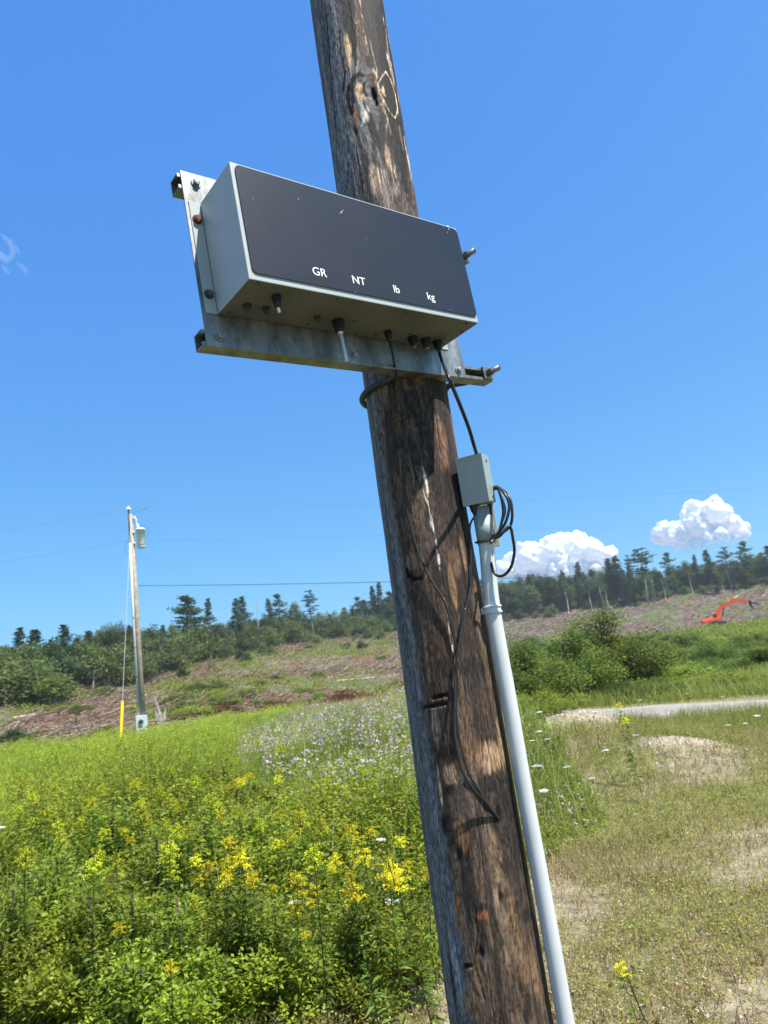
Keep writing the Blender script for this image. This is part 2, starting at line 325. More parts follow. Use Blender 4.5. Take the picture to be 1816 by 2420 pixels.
#PART2
# ------------------------------------------------------------------ the big wooden pole
def pole_axis(z): return .1306-.005*z, 2.1961
def pole_r(z): return .1355-.0021*z
def pole_hit(px, py, off=0.0):
    """point on the pole (radius + off) seen along a ray; plus u (angle) and z"""
    v = ray(px, py); z = 1.6+v[2]*2.06/math.hypot(v[0], v[1])
    for _ in range(6):
        cx, cy = pole_axis(z); R = pole_r(z)+off
        a = v[0]**2+v[1]**2; b = -2*(v[0]*cx+v[1]*cy); c = cx*cx+cy*cy-R*R; D = max(b*b-4*a*c, 0)
        t = (-b-math.sqrt(D))/(2*a); z = 1.6+v[2]*t
    p = EYE+v*t; return p, math.atan2(p[0]-cx, -(p[1]-cy))
def make_pole():
    H = 9.5; nu = 400
    zs = np.concatenate([np.linspace(-.25, .45, 60)[:-1], np.linspace(.45, 4.25, 1300)[:-1], np.linspace(4.25, H, 500)])
    us = np.linspace(-math.pi, math.pi, nu, endpoint=False)
    U, Zz = np.meshgrid(us, zs); R0 = pole_r(Zz); S = U*.133          # S: arc length in metres, U=0 faces -Y
    # knots (pixel -> surface position) spread the grain around them
    kn = [(885, 222, .030, .10, 1.3), (1051, 1952, .020, .07, 1.1), (1178, 1925, .022, .08, 1.0), (1138, 2250, .012, .05, .9), (1183, 2120, .02, .08, .9), (972, 1365, .012, .05, .7), (1085, 2020, .018, .07, .8),
          (870, 700, .02, .08, 1.0), (1000, 1680, .014, .05, .6), (1230, 2330, .02, .1, .6)]
    K = []
    for px, py, su, sv, a in kn:
        p, u = pole_hit(px, py); K.append((u*.133, p[2], su, sv, a))
    for i in range(26):
        K.append((RNG.uniform(-.41, .41), RNG.uniform(0, H), RNG.uniform(.01, .02), RNG.uniform(.04, .09), RNG.uniform(.5, 1)) if True else None)
    def front(s, z): # keep random knots off the side we know
        return abs(s) < .22 and .4 < z < 4.2
    K = K[:len(kn)]+[k for k in K[len(kn):] if not front(k[0], k[1])]
    W = S.copy(); kd = np.zeros_like(S); kring = np.zeros_like(S)
    for s0, z0, su, sv, a in K:
        ds = (S-s0+.418) % .8357-.418; dz = Zz-z0; q = np.exp(-(ds/(su*2.2))**2-(dz/(sv*1.6))**2)
        W = W-a*ds*q*.85; core = np.exp(-(ds/(su*.36))**2-(dz/(sv*.28))**2); kd = np.maximum(kd, core*a)
        rr = np.sqrt((ds/su)**2+(dz/sv)**2); kring = kring+q*np.sin(rr*13+fbm(S*60, Zz*9, 5, 2)*4)*.5
    wv = (fbm(S*6+10, Zz*1.1, 77, 3)-.5)*.03; W2 = W+wv
    def gr(f, v, sd, o=3): return fbm(W2*f+100, Zz*v, sd, o, .6)
    g1 = gr(60, 1.6, 101); g2 = gr(170, 4.5, 102); g3 = gr(420, 9, 103, 2); big = fbm(W2*14+50, Zz*1.3, 104, 4); big2 = fbm(W2*22+50, Zz*2.6, 105, 4); edge = fbm(W2*150+10, Zz*14, 106, 3)
    grain = .45*g1+.35*g2+.3*g3-.05
    dark = np.array([.017, .0135, .012]); brown = np.array([.060, .036, .022]); tan = np.array([.165, .112, .07]); grey = np.array([.115, .113, .113]); lgrey = np.array([.30, .275, .25]); pale = np.array([.42, .34, .25]); fine = fbm(W2*330+31, Zz*70, 130, 3, .7); speck = fbm(S*420+11, Zz*210, 131, 2, .7)
    C = np.ones(S.shape+(3,))*brown
    t = sstep(.42, .66, big+.25*(grain-.5))[..., None]; C = C*(1-t)+(brown*.35+tan*.65)*t*(1)
    t = sstep(.50, .60, big2+.22*(edge-.5)+.1*(grain-.5))[..., None]*.75; C = C*(1-t)+dark*t
    # grey on the left side, weathered grey everywhere higher up
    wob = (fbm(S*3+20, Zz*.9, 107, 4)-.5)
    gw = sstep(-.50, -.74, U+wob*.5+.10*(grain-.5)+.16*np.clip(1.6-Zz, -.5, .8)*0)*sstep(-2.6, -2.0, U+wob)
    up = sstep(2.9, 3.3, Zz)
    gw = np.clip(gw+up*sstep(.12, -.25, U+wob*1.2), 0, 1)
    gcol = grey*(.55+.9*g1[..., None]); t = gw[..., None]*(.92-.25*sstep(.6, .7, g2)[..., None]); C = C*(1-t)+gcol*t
    # upper length: pale weathered wood with black mildew on the sunny side
    um = fbm(W2*34+17, Zz*4.5, 133, 5, .65); t = (up*(1-gw))[..., None]*.95; C = C*(1-t)+(dark*2.2+(lgrey*.75+tan*.35)*sstep(.40, .60, um+.30*(fine-.5))[..., None])*t; t = up[..., None]*sstep(.55, .64, fbm(S*16+3, Zz*1.6, 134, 3))[..., None]*.4*(1-gw[..., None]); C = C*(1-t)+np.array([.16, .085, .05])*t
    m = up*sstep(.455, .535, fbm(W2*30+7, Zz*3.2, 110, 4)+.4*(edge-.5)+.2*(fine-.5)+.10*np.clip(U, -1, 1))*sstep(-.4, 0, U)
    t = m[..., None]*.93; C = C*(1-t)+dark*.8*t
    # ---- marks with a place of their own, in (s, z)
    def blob(px, py, rs, rz, col, a=1., ed=.5, q=1.2):
        nonlocal C
        p, u = pole_hit(px, py); d = ((S-u*.133)/rs)**2+((Zz-p[2])/rz)**2; d = d+(edge-.5)*ed*3.4+(g1-.5)*ed*3+(fine-.5)*ed*2
        t = (sstep(q, q*.35, d)*a)[..., None]; C = C*(1-t)+np.array(col)*(.7+.6*grain[..., None])*t
    L4 = lambda x, y: (820+x/3.686, 880+y/3.686); L5 = lambda x, y: (880+x/3.686, 1440+y/3.686); L6 = lambda x, y: (960+x/3.773, 1960+y/3.773); L3 = lambda x, y: (700+x/4.253, y/4.253)
    for (x, y, a, b, c, al) in [(300, 620, .03, .09, (.11, .085, .07), .7), (830, 640, .028, .07, (.17, .085, .05), .8), (800, 450, .02, .03, (.2, .11, .06), .8), (620, 300, .05, .09, dark, .8), (650, 700, .05, .10, dark, .75),
                                (880, 1250, .045, .07, (.04, .028, .024), .8), (760, 1450, .05, .07, (.09, .055, .04), .6), (1015, 1570, .008, .05, (.26, .155, .08), .9), (925, 1850, .012, .06, (.26, .14, .06), .8), (560, 1640, .02, .03, (.13, .09, .065), .8), (950, 1650, .02, .05, (.2, .11, .05), .5)]:
        blob(*L4(x, y), a, b, c, al)
    for (x, y, a, b, c, al) in [(880, 500, .05, .03, dark, .75), (640, 520, .022, .03, dark, .7), (1000, 780, .04, .05, (.06, .035, .024), .7), (1020, 1290, .035, .045, (.30, .19, .10), .95), (1120, 1200, .012, .07, (.25, .155, .08), .85), (720, 1440, .03, .03, (.29, .18, .095), .95), (860, 1250, .03, .05, (.14, .07, .035), .5),
                                (1040, 1520, .045, .022, dark, .95), (740, 1570, .04, .014, dark, .9), (1190, 1480, .02, .05, dark, .9), (1180, 1720, .022, .035, dark, .85), (640, 1250, .02, .02, dark, .8), (790, 1700, .03, .05, (.11, .075, .055), .8), (540, 1000, .014, .06, (.15, .11, .08), .8), (590, 1520, .005, .07, (.42, .29, .17), .9), (780, 1960, .018, .04, (.22, .10, .04), .85), (450, 330, .014, .1, (.13, .085, .055), .6)]:
        blob(*L5(x, y), a, b, c, al)
    for (x, y, a, b, c, al) in [(830, 590, .013, .038, (.28, .18, .10), .9), (700, 690, .018, .010, dark, .9), (690, 765, .018, .011, (.30, .085, .02), .9), (470, 730, .006, .045, (.34, .10, .02), .9), (1060, 770, .032, .018, dark, .9), (980, 680, .016, .014, dark, .9), (1120, 620, .02, .05, (.26, .15, .08), .8), (980, 200, .025, .05, dark, .7),
                                (670, 1090, .012, .012, dark, .95), (1080, 1600, .012, .035, dark, .9), (780, 180, .02, .05, (.22, .13, .07), .7), (980, 1000, .03, .1, (.17, .095, .05), .6), (620, 1300, .02, .05, (.22, .12, .05), .7), (580, 1560, .03, .04, (.24, .12, .05), .7), (900, 1450, .03, .06, (.05, .032, .022), .7), (820, 1030, .02, .02, (.04, .05, .03), .5), (1150, 1300, .015, .08, (.2, .11, .055), .7), (460, 1250, .012, .1, (.30, .31, .30), .6)]:
        blob(*L6(x, y), a, b, c, al)
    for (x, y, a, b, c, al) in [(560, 950, .010, .06, dark, .95), (620, 900, .010, .022, (.36, .25, .15), .9), (910, 950, .018, .04, dark, .95), (880, 900, .007, .02, (.30, .22, .16), .9), (740, 620, .012, .03, dark, .9), (600, 1180, .008, .05, (.22, .09, .04), .8), (1060, 1700, .024, .13, dark, .9), (600, 1310, .007, .02, dark, .9), (520, 480, .012, .09, (.34, .24, .15), .8), (800, 1800, .02, .06, (.32, .24, .17), .6),
                                (850, 250, .02, .08, dark, .8), (700, 1150, .018, .04, (.38, .33, .29), .7), (930, 1600, .012, .06, (.3, .22, .15), .7), (950, 400, .008, .08, (.38, .28, .19), .8), (620, 80, .012, .06, (.05, .035, .03), .8), (1000, 1900, .02, .03, (.2, .18, .17), .7)]:
        blob(*L3(x, y), a, b, c, al)
    Hd = np.zeros_like(S)
    def line(pts, w, col, a=1., depth=0., soft=.5, brk=0):
        nonlocal C, Hd
        q = [pole_hit(*p) for p in pts]; s = [u*.133 for _, u in q]; z = [p[2] for p, _ in q]
        o = np.argsort(z); zz = np.array(z)[o]; ss = np.array(s)[o]; sl = np.interp(Zz, zz, ss)+(fbm(Zz*25, Zz*0+.5, 300+len(pts), 3)-.5)*.004
        ins = (Zz > zz[0]) & (Zz < zz[-1]); tp = np.minimum((Zz-zz[0]), (zz[-1]-Zz)); ww = w*np.clip(tp/.03, .15, 1)
        if brk: ww = ww*(.25+1.3*sstep(.35, .6, vnoise(Zz*40, Zz*0, int(brk))))
        d = np.abs(S-sl)/ww; t = np.where(ins, sstep(1.25, 1-soft, d), 0)*a; C = C*(1-t[..., None])+np.array(col)*t[..., None]; Hd = Hd-t*depth
    blk = (.008, .007, .006); wht = (.55, .50, .42)
    line([L4(755, 180), L4(800, 480), L4(830, 740)], .0022, blk, 1, .003)
    line([L4(870, 800), L4(915, 1080), L4(960, 1330), L4(1040, 1850), L4(1100, 2200)], .0024, blk, 1, .003)
    line([L5(850, 0), L5(900, 250), L5(950, 500), L5(1060, 1040)], .0018, blk, 1, .003)
    line([L5(945, 1120), L5(965, 1440)], .0014, blk, .9, .002); line([L5(520, 1160), L5(560, 1300)], .003, blk, .8, .003)
    line([L5(400, 60), L5(440, 420), L5(460, 680)], .002, (.03, .022, .018), .9, .002)
    line([L5(900, 1700), L6(700, 450)], .0016, blk, .8, .002); line([L6(600, 600), L6(640, 900), L6(610, 1150), L6(720, 1560)], .0018, blk, .9, .002)
    line([L6(820, 480), L6(860, 860)], .0012, blk, .8, .002); line([L6(905, 600), L6(965, 1080)], .0012, blk, .8, .002)
    line([L6(380, 1080), L6(420, 1320), L6(450, 1600)], .004, (.02, .02, .02), .9, .004)
    line([L3(285, 0), L3(320, 300), L3(360, 900), L3(410, 1400)], .0020, blk, 1, .003)
    line([L4(410, 240), L4(440, 420)], .002, blk, .8, .002); line([L4(840, 1900), L4(880, 2200)], .0014, blk, .8, .002)
    line([L4(660, 815), L4(690, 950), L4(715, 1170), L4(745, 1350), L4(768, 1425)], .0030, wht, .95, -.001, brk=5)
    line([L4(660, 1010), L4(690, 1110), L4(718, 1180)], .0044, wht, .95, -.001); line([L4(768, 1425), L4(795, 1590), L4(822, 1780)], .0026, wht, .85, -.001, brk=6)
    line([L4(590, 810), L4(650, 960)], .0014, wht, .5, brk=7); line([L4(235, 180), L4(250, 260)], .003, wht, .5); line([L4(270, 340), L4(318, 540)], .0016, wht, .6, brk=8)
    line([L4(675, 680), L4(705, 730)], .003, wht, .5); line([L4(835, 1920), L4(900, 2200)], .0016, wht, .6, brk=9); line([L5(660, 120), L5(715, 420)], .0014, wht, .6, brk=4)
    def stroke(pts, w, col, a=1., rough=.6, depth=0.):
        nonlocal C, Hd
        q = [pole_hit(*p) for p in pts]; q = [(u*.133, p[2]) for p, u in q]; d = np.full(S.shape, 9.)
        for A1, B1 in zip(q[:-1], q[1:]):
            A1 = np.array(A1); AB = np.array(B1)-A1; tt = np.clip(((S-A1[0])*AB[0]+(Zz-A1[1])*AB[1])/max(AB@AB, 1e-9), 0, 1); d = np.minimum(d, np.hypot(S-A1[0]-tt*AB[0], Zz-A1[1]-tt*AB[1]))
        k = sstep(w*1.3, w*.5, d+(edge-.5)*w*3.2*rough+(fine-.5)*w*2*rough+(big2-.5)*w*1.5)*a; C = C*(1-k[..., None])+np.array(col)*k[..., None]; Hd = Hd-k*depth
    # almond shaped marks and splits round the knot above the display
    stroke([L3(905, 800), L3(940, 920), L3(965, 1060)], .013, dark, .9); stroke([L3(860, 900), L3(900, 960)], .005, (.26, .20, .16), .8)
    stroke([L3(905, 720), L3(950, 800), L3(1000, 950), L3(1025, 1080), L3(1000, 1185)], .0032, pale, .72); stroke([L3(905, 720), L3(870, 760), L3(825, 840), L3(840, 930), L3(890, 1020), L3(950, 1130), L3(1000, 1185)], .0024, pale*.9, .6)
    stroke([L3(650, 745), L3(590, 770), L3(550, 850), L3(520, 960), L3(530, 1060), L3(560, 1130)], .008, dark, .95); stroke([L3(640, 860), L3(620, 930), L3(660, 980)], .009, (.30, .21, .14), .9); stroke([L3(690, 830), L3(680, 900), L3(710, 960)], .004, dark, .9)
    stroke([L3(745, 400), L3(790, 600), L3(815, 700), L3(805, 830)], .0022, pale, .45); stroke([L3(775, 890), L3(795, 960), L3(810, 1050)], .0042, (.006, .005, .005), 1, .3, .006)
    stroke([L3(860, 1040), L3(920, 1180), L3(960, 1350)], .003, pale*.7, .4); stroke([L3(820, 1000), L3(850, 1120), L3(900, 1300)], .0016, dark, .8)
    stroke([L3(440, 300), L3(450, 520), L3(490, 720), L3(480, 900)], .0035, dark, .9); stroke([L3(600, 250), L3(590, 450), L3(600, 650)], .004, dark, .85); stroke([L3(720, 580), L3(750, 650)], .009, dark, .85); stroke([L3(760, 100), L3(860, 300), L3(880, 480), L3(850, 650)], .016, dark, .8)
    stroke([L3(900, 300), L3(920, 500), L3(960, 680), L3(985, 800)], .004, pale*.7, .5); stroke([L3(930, 1130), L3(1000, 1240)], .008, dark, .9); stroke([L3(1040, 1280), L3(1080, 1500)], .006, (.22, .18, .15), .5)
    stroke([L3(1000, 1500), L3(1060, 1700), L3(1110, 1900)], .017, dark, .9); stroke([L3(470, 1200), L3(510, 1320), L3(560, 1400)], .004, pale*.6, .4); stroke([L3(520, 1640), L3(520, 1800), L3(500, 1930)], .003, dark, .9); stroke([L3(600, 1480), L3(650, 1750), L3(680, 1950)], .003, dark, .85); stroke([L3(530, 1560), L3(580, 1750), L3(610, 1950)], .005, (.22, .17, .14), .7)
    stroke([L3(850, 1700), L3(880, 1850)], .004, pale*.8, .7); stroke([L3(960, 1700), L3(990, 1850)], .003, pale*.8, .7); stroke([L3(640, 1000), L3(700, 1150), L3(660, 1260)], .005, (.30, .27, .25), .6)
    # arcs above the big lower knot
    p, u = pole_hit(*L5(760, 1960)); ds = (S-u*.133); dz = Zz-p[2]
    for rr0, al in ((1, .6), (1.6, .5), (2.2, .5), (2.9, .4)):
        rr = np.sqrt((ds/.016)**2+(dz/.036)**2)+(edge-.5)*.12; t = (np.exp(-((rr-rr0)/.11)**2)*al*(dz > -.03))[..., None]; C = C*(1-t)+np.array([.035, .025, .02])*t
    # saw nicks
    for pts in ([L4(515, 1720), L4(525, 1770), L4(580, 1800), L4(640, 1792)], [L5(455, 850), L5(520, 840), L5(640, 820)], [L5(530, 770), L5(600, 755), L5(650, 745)], [L6(535, 1215), L6(580, 1210)]):
        for a_, b_ in zip(pts[:-1], pts[1:]):
            (pa, ua), (pb, ub) = pole_hit(*a_), pole_hit(*b_); A1 = np.array([ua*.133, pa[2]]); B1 = np.array([ub*.133, pb[2]]); AB = B1-A1
            tt = np.clip(((S-A1[0])*AB[0]+(Zz-A1[1])*AB[1])/(AB@AB), 0, 1); d = np.hypot(S-A1[0]-tt*AB[0], Zz-A1[1]-tt*AB[1]); k = sstep(.0075, .003, d+(edge-.5)*.004)
            C = C*(1-k[..., None])+np.array([.01, .008, .007])*k[..., None]; Hd = Hd-k*.006
    pv = np.clip(C/.10, 1e-3, None); C = C*(1-up[..., None])+.115*pv**1.55*up[..., None]
    lum = (C@np.array([.3, .55, .15]))[..., None]; C = C*.93+lum*.07; C = C*(1+.18*sstep(2.4, 1.4, Zz))[..., None]
    # grain contrast, knots
    C = C*(.42+1.2*np.clip(grain, 0, 1))[..., None]*(1+.10*np.clip(kring, -1, 1))[..., None]*(.45+1.1*sstep(.25, .75, fine))[..., None]*(.72+.56*speck)[..., None]
    t = np.clip(kd*1.2, 0, 1)[..., None]; C = C*(1-t)+np.array([.012, .009, .008])*t
    Hd = Hd+(grain-.5)*.0035+(fine-.5)*.0014-kd*.006+(big-.5)*.006+(fbm(S*2.4+4, Zz*.9, 120, 2)-.5)*.010
    RR = R0+Hd; cx, cy = pole_axis(Zz)
    V = np.stack([cx+np.sin(U)*RR, cy-np.cos(U)*RR, Zz], -1); n, m_ = S.shape
    I = np.arange(n*m_).reshape(n, m_); J = np.roll(I, -1, 1)
    FF = np.stack([I[:-1], J[:-1], J[1:], I[1:]], -1).reshape(-1, 4)
    m = attr_mat('pole_wood', .72, .25, 22, .22, .5, .003, (6, 6, .5))
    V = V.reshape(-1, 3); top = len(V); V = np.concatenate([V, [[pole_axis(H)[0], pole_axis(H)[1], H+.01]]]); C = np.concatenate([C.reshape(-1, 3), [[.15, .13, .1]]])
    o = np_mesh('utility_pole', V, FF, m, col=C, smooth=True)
    b2 = bmesh.new(); b2.from_mesh(o.data); b2.verts.ensure_lookup_table()
    for k in range(m_): f = b2.faces.new((b2.verts[int(I[-1, k])], b2.verts[int(J[-1, k])], b2.verts[top])); f.smooth = True
    b2.to_mesh(o.data); b2.free()
    tag(o, 'thick brown weathered wooden pole in front carrying the scale display', 'utility pole')
make_pole()

# ------------------------------------------------------------------ steel bracket and display box
PPOS = np.array([-.3334, 1.6281, 2.4946]); PROT = (-.0295, -.054, .6749)
def _rot(a):
    Rx = Matrix.Rotation(a[0], 3, 'X'); Ry = Matrix.Rotation(a[1], 3, 'Y'); Rz = Matrix.Rotation(a[2], 3, 'Z'); return Rz @ Rx @ Ry
PR = _rot(PROT); PRn = np.array(PR); PEUL = PR.to_euler()
def plocal(px, py, axis, val):
    """point of the plane local[axis]=val in the bracket frame seen at px,py"""
    v = ray(px, py); n = PRn[:, axis]; o = PPOS+n*val; t = ((o-EYE)@n)/(v@n); return PRn.T@(EYE+v*t-PPOS)
BW, BH, BD = .73, .305, .167
def hexbolt(name, mat, parent, x, z, y=-.001, r=.0085, h=.007, wash=.013, wmat=None, stub=0):
    bm = NB(); cyl(bm, (x, y, z), (x, y-.002, z), wash, seg=24); cyl(bm, (x, y-.002, z), (x, y-.002-h, z), r, seg=6)
    cyl(bm, (x, y-.002-h, z), (x, y-.003-h, z), r*.8, r*.6, seg=12)
    if stub: cyl(bm, (x, y, z), (x, y-stub, z), .0055, seg=12)
    return obj_bm(name, bm, mat, parent)
def make_bracket():
    t = empty('mounting_bracket', PPOS, 'galvanised steel plate on two strut channels clamped to the front pole', 'bracket', rot=PEUL)
    X0, X1, Z0, Z1 = -.040, .815, -.086, .391
    bm = NB(); box(bm, X0, X1, 0, .003, Z0, Z1, .0008, 1); obj_bm('plate', bm, M_GALV, t)
    def channel(zc, x0, x1):
        bm = NB(); h = .0413/2; w = .0025; yb = .0445; yf = .0035
        prof = [(yf, -h), (yb, -h), (yb, h), (yf, h)]
        box(bm, x0, x1, yf, yf+w, zc-h, zc-h+.0095); box(bm, x0, x1, yf, yf+w, zc+h-.0095, zc+h)      # lips towards the plate
        box(bm, x0, x1, yf+w, yb, zc-h, zc-h+w); box(bm, x0, x1, yf+w, yb, zc+h-w, zc+h); box(bm, x0, x1, yb-w-.0003, yb-.0003, zc-h+w, zc+h-w)
        box(bm, x0, x1, yf+w, yf+w+.007, zc-h+.0072, zc-h+.0095); box(bm, x0, x1, yf+w, yf+w+.007, zc+h-.0095, zc+h-.0072)
        return obj_bm('strut_channel', bm, M_GALV, t)
    channel(.362, -.048, .955); channel(-.063, -.048, .937)
    for (x, z) in [(-.002, .363), (-.004, -.059), (.393, -.060), (.786, -.064), (.786, .362)]: hexbolt('bolt', M_GALV, t, x, z)
    # U bolts around the pole with square washers and nuts at their right ends
    Ri = PRn.T
    for zc, xr in ((-.060, .915), (.358, .935)):
        zw = (PPOS+PRn@np.array([.7, .05, zc]))[2]; cx, cy = pole_axis(zw); R = pole_r(zw)+.010
        c = Ri@(np.array([cx, cy, zw])-PPOS)
        pts = []
        a0, a1 = rad(208), rad(-32)
        lft = (c[0]+R*math.cos(a0), c[1]+R*math.sin(a0))
        pts.append((c[0]-R*.86, -.001+.05, zc-.012)); pts.append((lft[0], lft[1], zc-.014))
        for k in range(1, 15):
            a = a0+(a1-a0)*k/14; pts.append((c[0]+R*math.cos(a), c[1]+R*math.sin(a), zc-.012))
        pts.append((xr-.035, .055, zc-.008)); pts.append((xr, .004, zc))
        bm = NB(); tube(bm, [(xr, .003, zc), (xr+.004, -.012, zc), (xr+.012, -.042, zc+.001)], .0085, 10); obj_bm('threaded_end', bm, M_GALV, t, True)
        bm = NB(); tube(bm, smooth_path(pts, 4), .0095, 10); obj_bm('u_bolt', bm, M_UB, t, True)
        bm = NB(); box(bm, xr-.020, xr+.020, -.004, .003, zc-.0205, zc+.0205, .001, 1); obj_bm('square_washer', bm, M_GALV, t)
        bm = NB(); cyl(bm, (xr, -.005, zc), (xr+.004, -.018, zc), .0125, seg=6); obj_bm('nut', bm, M_GALV_D, t)
        bm = NB(); cyl(bm, (xr+.012, -.042, zc+.001), (xr+.0125, -.0432, zc+.001), .0078, seg=12); obj_bm('rod_tip', bm, M_RUST, t)
make_bracket()
def rrect(bm, x0, x1, z0, z1, y0, y1, r, n=6):
    pts = []
    for cx, cz, a in ((x1-r, z1-r, 0), (x0+r, z1-r, 90), (x0+r, z0+r, 180), (x1-r, z0+r, 270)):
        for k in range(n+1): th = rad(a+90*k/n); pts.append((cx+r*math.cos(th), cz+r*math.sin(th)))
    f = [bm.verts.new((x, y0, z)) for x, z in pts]; b = [bm.verts.new((x, y1, z)) for x, z in pts]; k = len(pts)
    bm.faces.new(f[::-1]); bm.faces.new(b)
    for i in range(k): bm.faces.new((f[i], f[(i+1) % k], b[(i+1) % k], b[i]))
def text_mesh(name, s, size, mat, parent, loc, thick=.0004):
    cu = bpy.data.curves.new('t', 'FONT'); cu.body = s; cu.size = size; cu.align_x = 'CENTER'; cu.extrude = thick; cu.offset = 0
    o = bpy.data.objects.new('t', cu); COL.objects.link(o); dg = bpy.context.evaluated_depsgraph_get(); me = bpy.data.meshes.new_from_object(o.evaluated_get(dg)); bpy.data.objects.remove(o)
    me.name = name; me.materials.clear(); me.materials.append(mat); q = bpy.data.objects.new(name, me); link(q, parent); q.location = loc; q.rotation_euler = (rad(90), 0, 0); return q
def make_display():
    t = empty('scale_display', PPOS, 'grey box with dark panel lettered GR NT lb kg on the steel plate', 'display box', rot=PEUL)
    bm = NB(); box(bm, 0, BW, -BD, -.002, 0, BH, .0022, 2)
    hs_ = obj_bm('housing', bm, M_BOX, t); hs_.data.materials.append(simple('shaded_grimy_paint', (.12, .12, .10), .6, noise=.25, scale=7))  # underside paint darkened to stand in for its shade, with olive grime
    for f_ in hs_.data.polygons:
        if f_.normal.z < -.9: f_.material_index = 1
    bm = NB(); box(bm, -.031, -.0005, -.0026, -.0006, -.0, BH-.0, .0004, 1); obj_bm('mounting_flange', bm, M_BOX, t)
    bm = NB(); box(bm, BW+.0005, BW+.031, -.0026, -.0006, 0, BH, .0004, 1); obj_bm('mounting_flange', bm, M_BOX, t)
    bm = NB(); rrect(bm, .011, BW-.003, .017, BH-.006, -BD-.0035, -BD-.0003, .014); pn = obj_bm('front_panel', bm, M_PANEL, t)
    for s, px, py, sz in (('GR', 757, 652, .031), ('NT', 850, 672, .031), ('lb', 939, 692, .031), ('kg', 1020, 709, .031)):
        p = plocal(px, py, 1, -BD-.004); text_mesh('lettering', s, sz, M_WHITE, pn, (p[0], -BD-.0040, p[2]))
    # chipped spots of white paint on the panel
    bm = NB()
    for px, py, r in ((811, 497, .0016), (808, 501, .0022), (805, 504, .0013), (1059, 534, .0024), (1061, 541, .0016), (1058, 549, .001), (706, 470, .0012), (867, 564, .0010), (1065, 733, .0010), (840, 690, .0008), (1078, 642, .0008), (599, 470, .0009)):
        p = plocal(px, py, 1, -BD-.004)
        bm = NB(); vs = [bm.verts.new((p[0]+r*math.cos(a)*random.uniform(.5, 1.3), -BD-.0040, p[2]+r*math.sin(a)*random.uniform(.5, 1.6))) for a in np.linspace(0, 2*math.pi, 7)[:-1]]; bm.faces.new(vs); obj_bm('paint_chip', bm, M_WHITE, pn)
    # flange bolts
    hexbolt('rusty_bolt', M_RUST, t, -.016, .254, -.0026, .0095, .008, .0125); hexbolt('flange_bolt', M_GALV_D, t, -.016, .050, -.0026, .0085, .008, .0125); hexbolt('flange_bolt', M_GALV_D, t, BW+.016, .050, -.0026); hexbolt('flange_bolt', M_RUST, t, BW+.016, .254, -.0026)
    def B(px, py): p = plocal(px, py, 2, 0); return p[0], p[1]
    def gland(px, py, r, h, mat, name='cable_gland', seg=6, taper=.9, ring=True):
        x, y = B(px, py); bm = NB(); cyl(bm, (x, y, -.0005), (x, y, -.006), r*1.18, seg=20); cyl(bm, (x, y, -.006), (x, y, -h), r, r*taper, seg=10); cyl(bm, (x, y, -.009), (x, y, -h*.6), r*1.09, seg=seg)
        cyl(bm, (x, y, -h), (x, y, -h-.006), r*taper, r*.45, seg=12); return obj_bm(name, bm, mat, t), x, y
    gland(585, 720, .0085, .011, M_GREYPL); gland(629, 727, .0085, .011, M_GREYPL); gland(750, 748, .0075, .010, M_GREYPL)
    g, x, y = gland(653, 699, .0100, .026, M_BLACK); bm = NB(); cyl(bm, (x, y, -.03), (x+.001, y, -.043), .0035, seg=10); obj_bm('cable_stub', bm, M_WHITE, g)
    g, x, y = gland(799, 758, .0140, .030, M_BLACK); bm = NB(); cyl(bm, (x, y, -.030), (x+.001, y-.001, -.118), .0062, seg=14, cap=False); cyl(bm, (x, y, -.031), (x+.001, y-.001, -.1175), .0052, seg=14); cyl(bm, (x, y, -.030), (x, y, -.040), .0095, .0065, seg=12); obj_bm('vent_tube', bm, M_ALU, g)
    g, x, y = gland(917, 783, .0095, .026, M_BLACK); GL['wire'] = (x, y, -.030)
    for k, (px, py) in enumerate(((976, 798), (1006, 802), (1034, 807))):
        g, x, y = gland(px, py, .0135, .022, M_BLACK)
        if k == 2: GL['cable'] = (x, y, -.026)
        else: bm = NB(); cyl(bm, (x, y, -.026), (x, y, -.0285), .006, seg=12); obj_bm('gland_plug', bm, M_ALU, g)
    bm = NB()
    for px, py in ((611, 669), (543, 737), (728, 766), (797, 706), (889, 791), (970, 788), (1051, 799), (960, 738), (1102, 764), (1093, 783), (838, 758), (843, 787)):
        x, y = B(px, py); bm = NB(); cyl(bm, (x, y, -.0003), (x, y, -.0030), .0035, .002, seg=10); obj_bm('screw', bm, M_GREYPL, t)
GL = {}
make_display()
def pw(p): return PPOS+PRn@np.array(p)

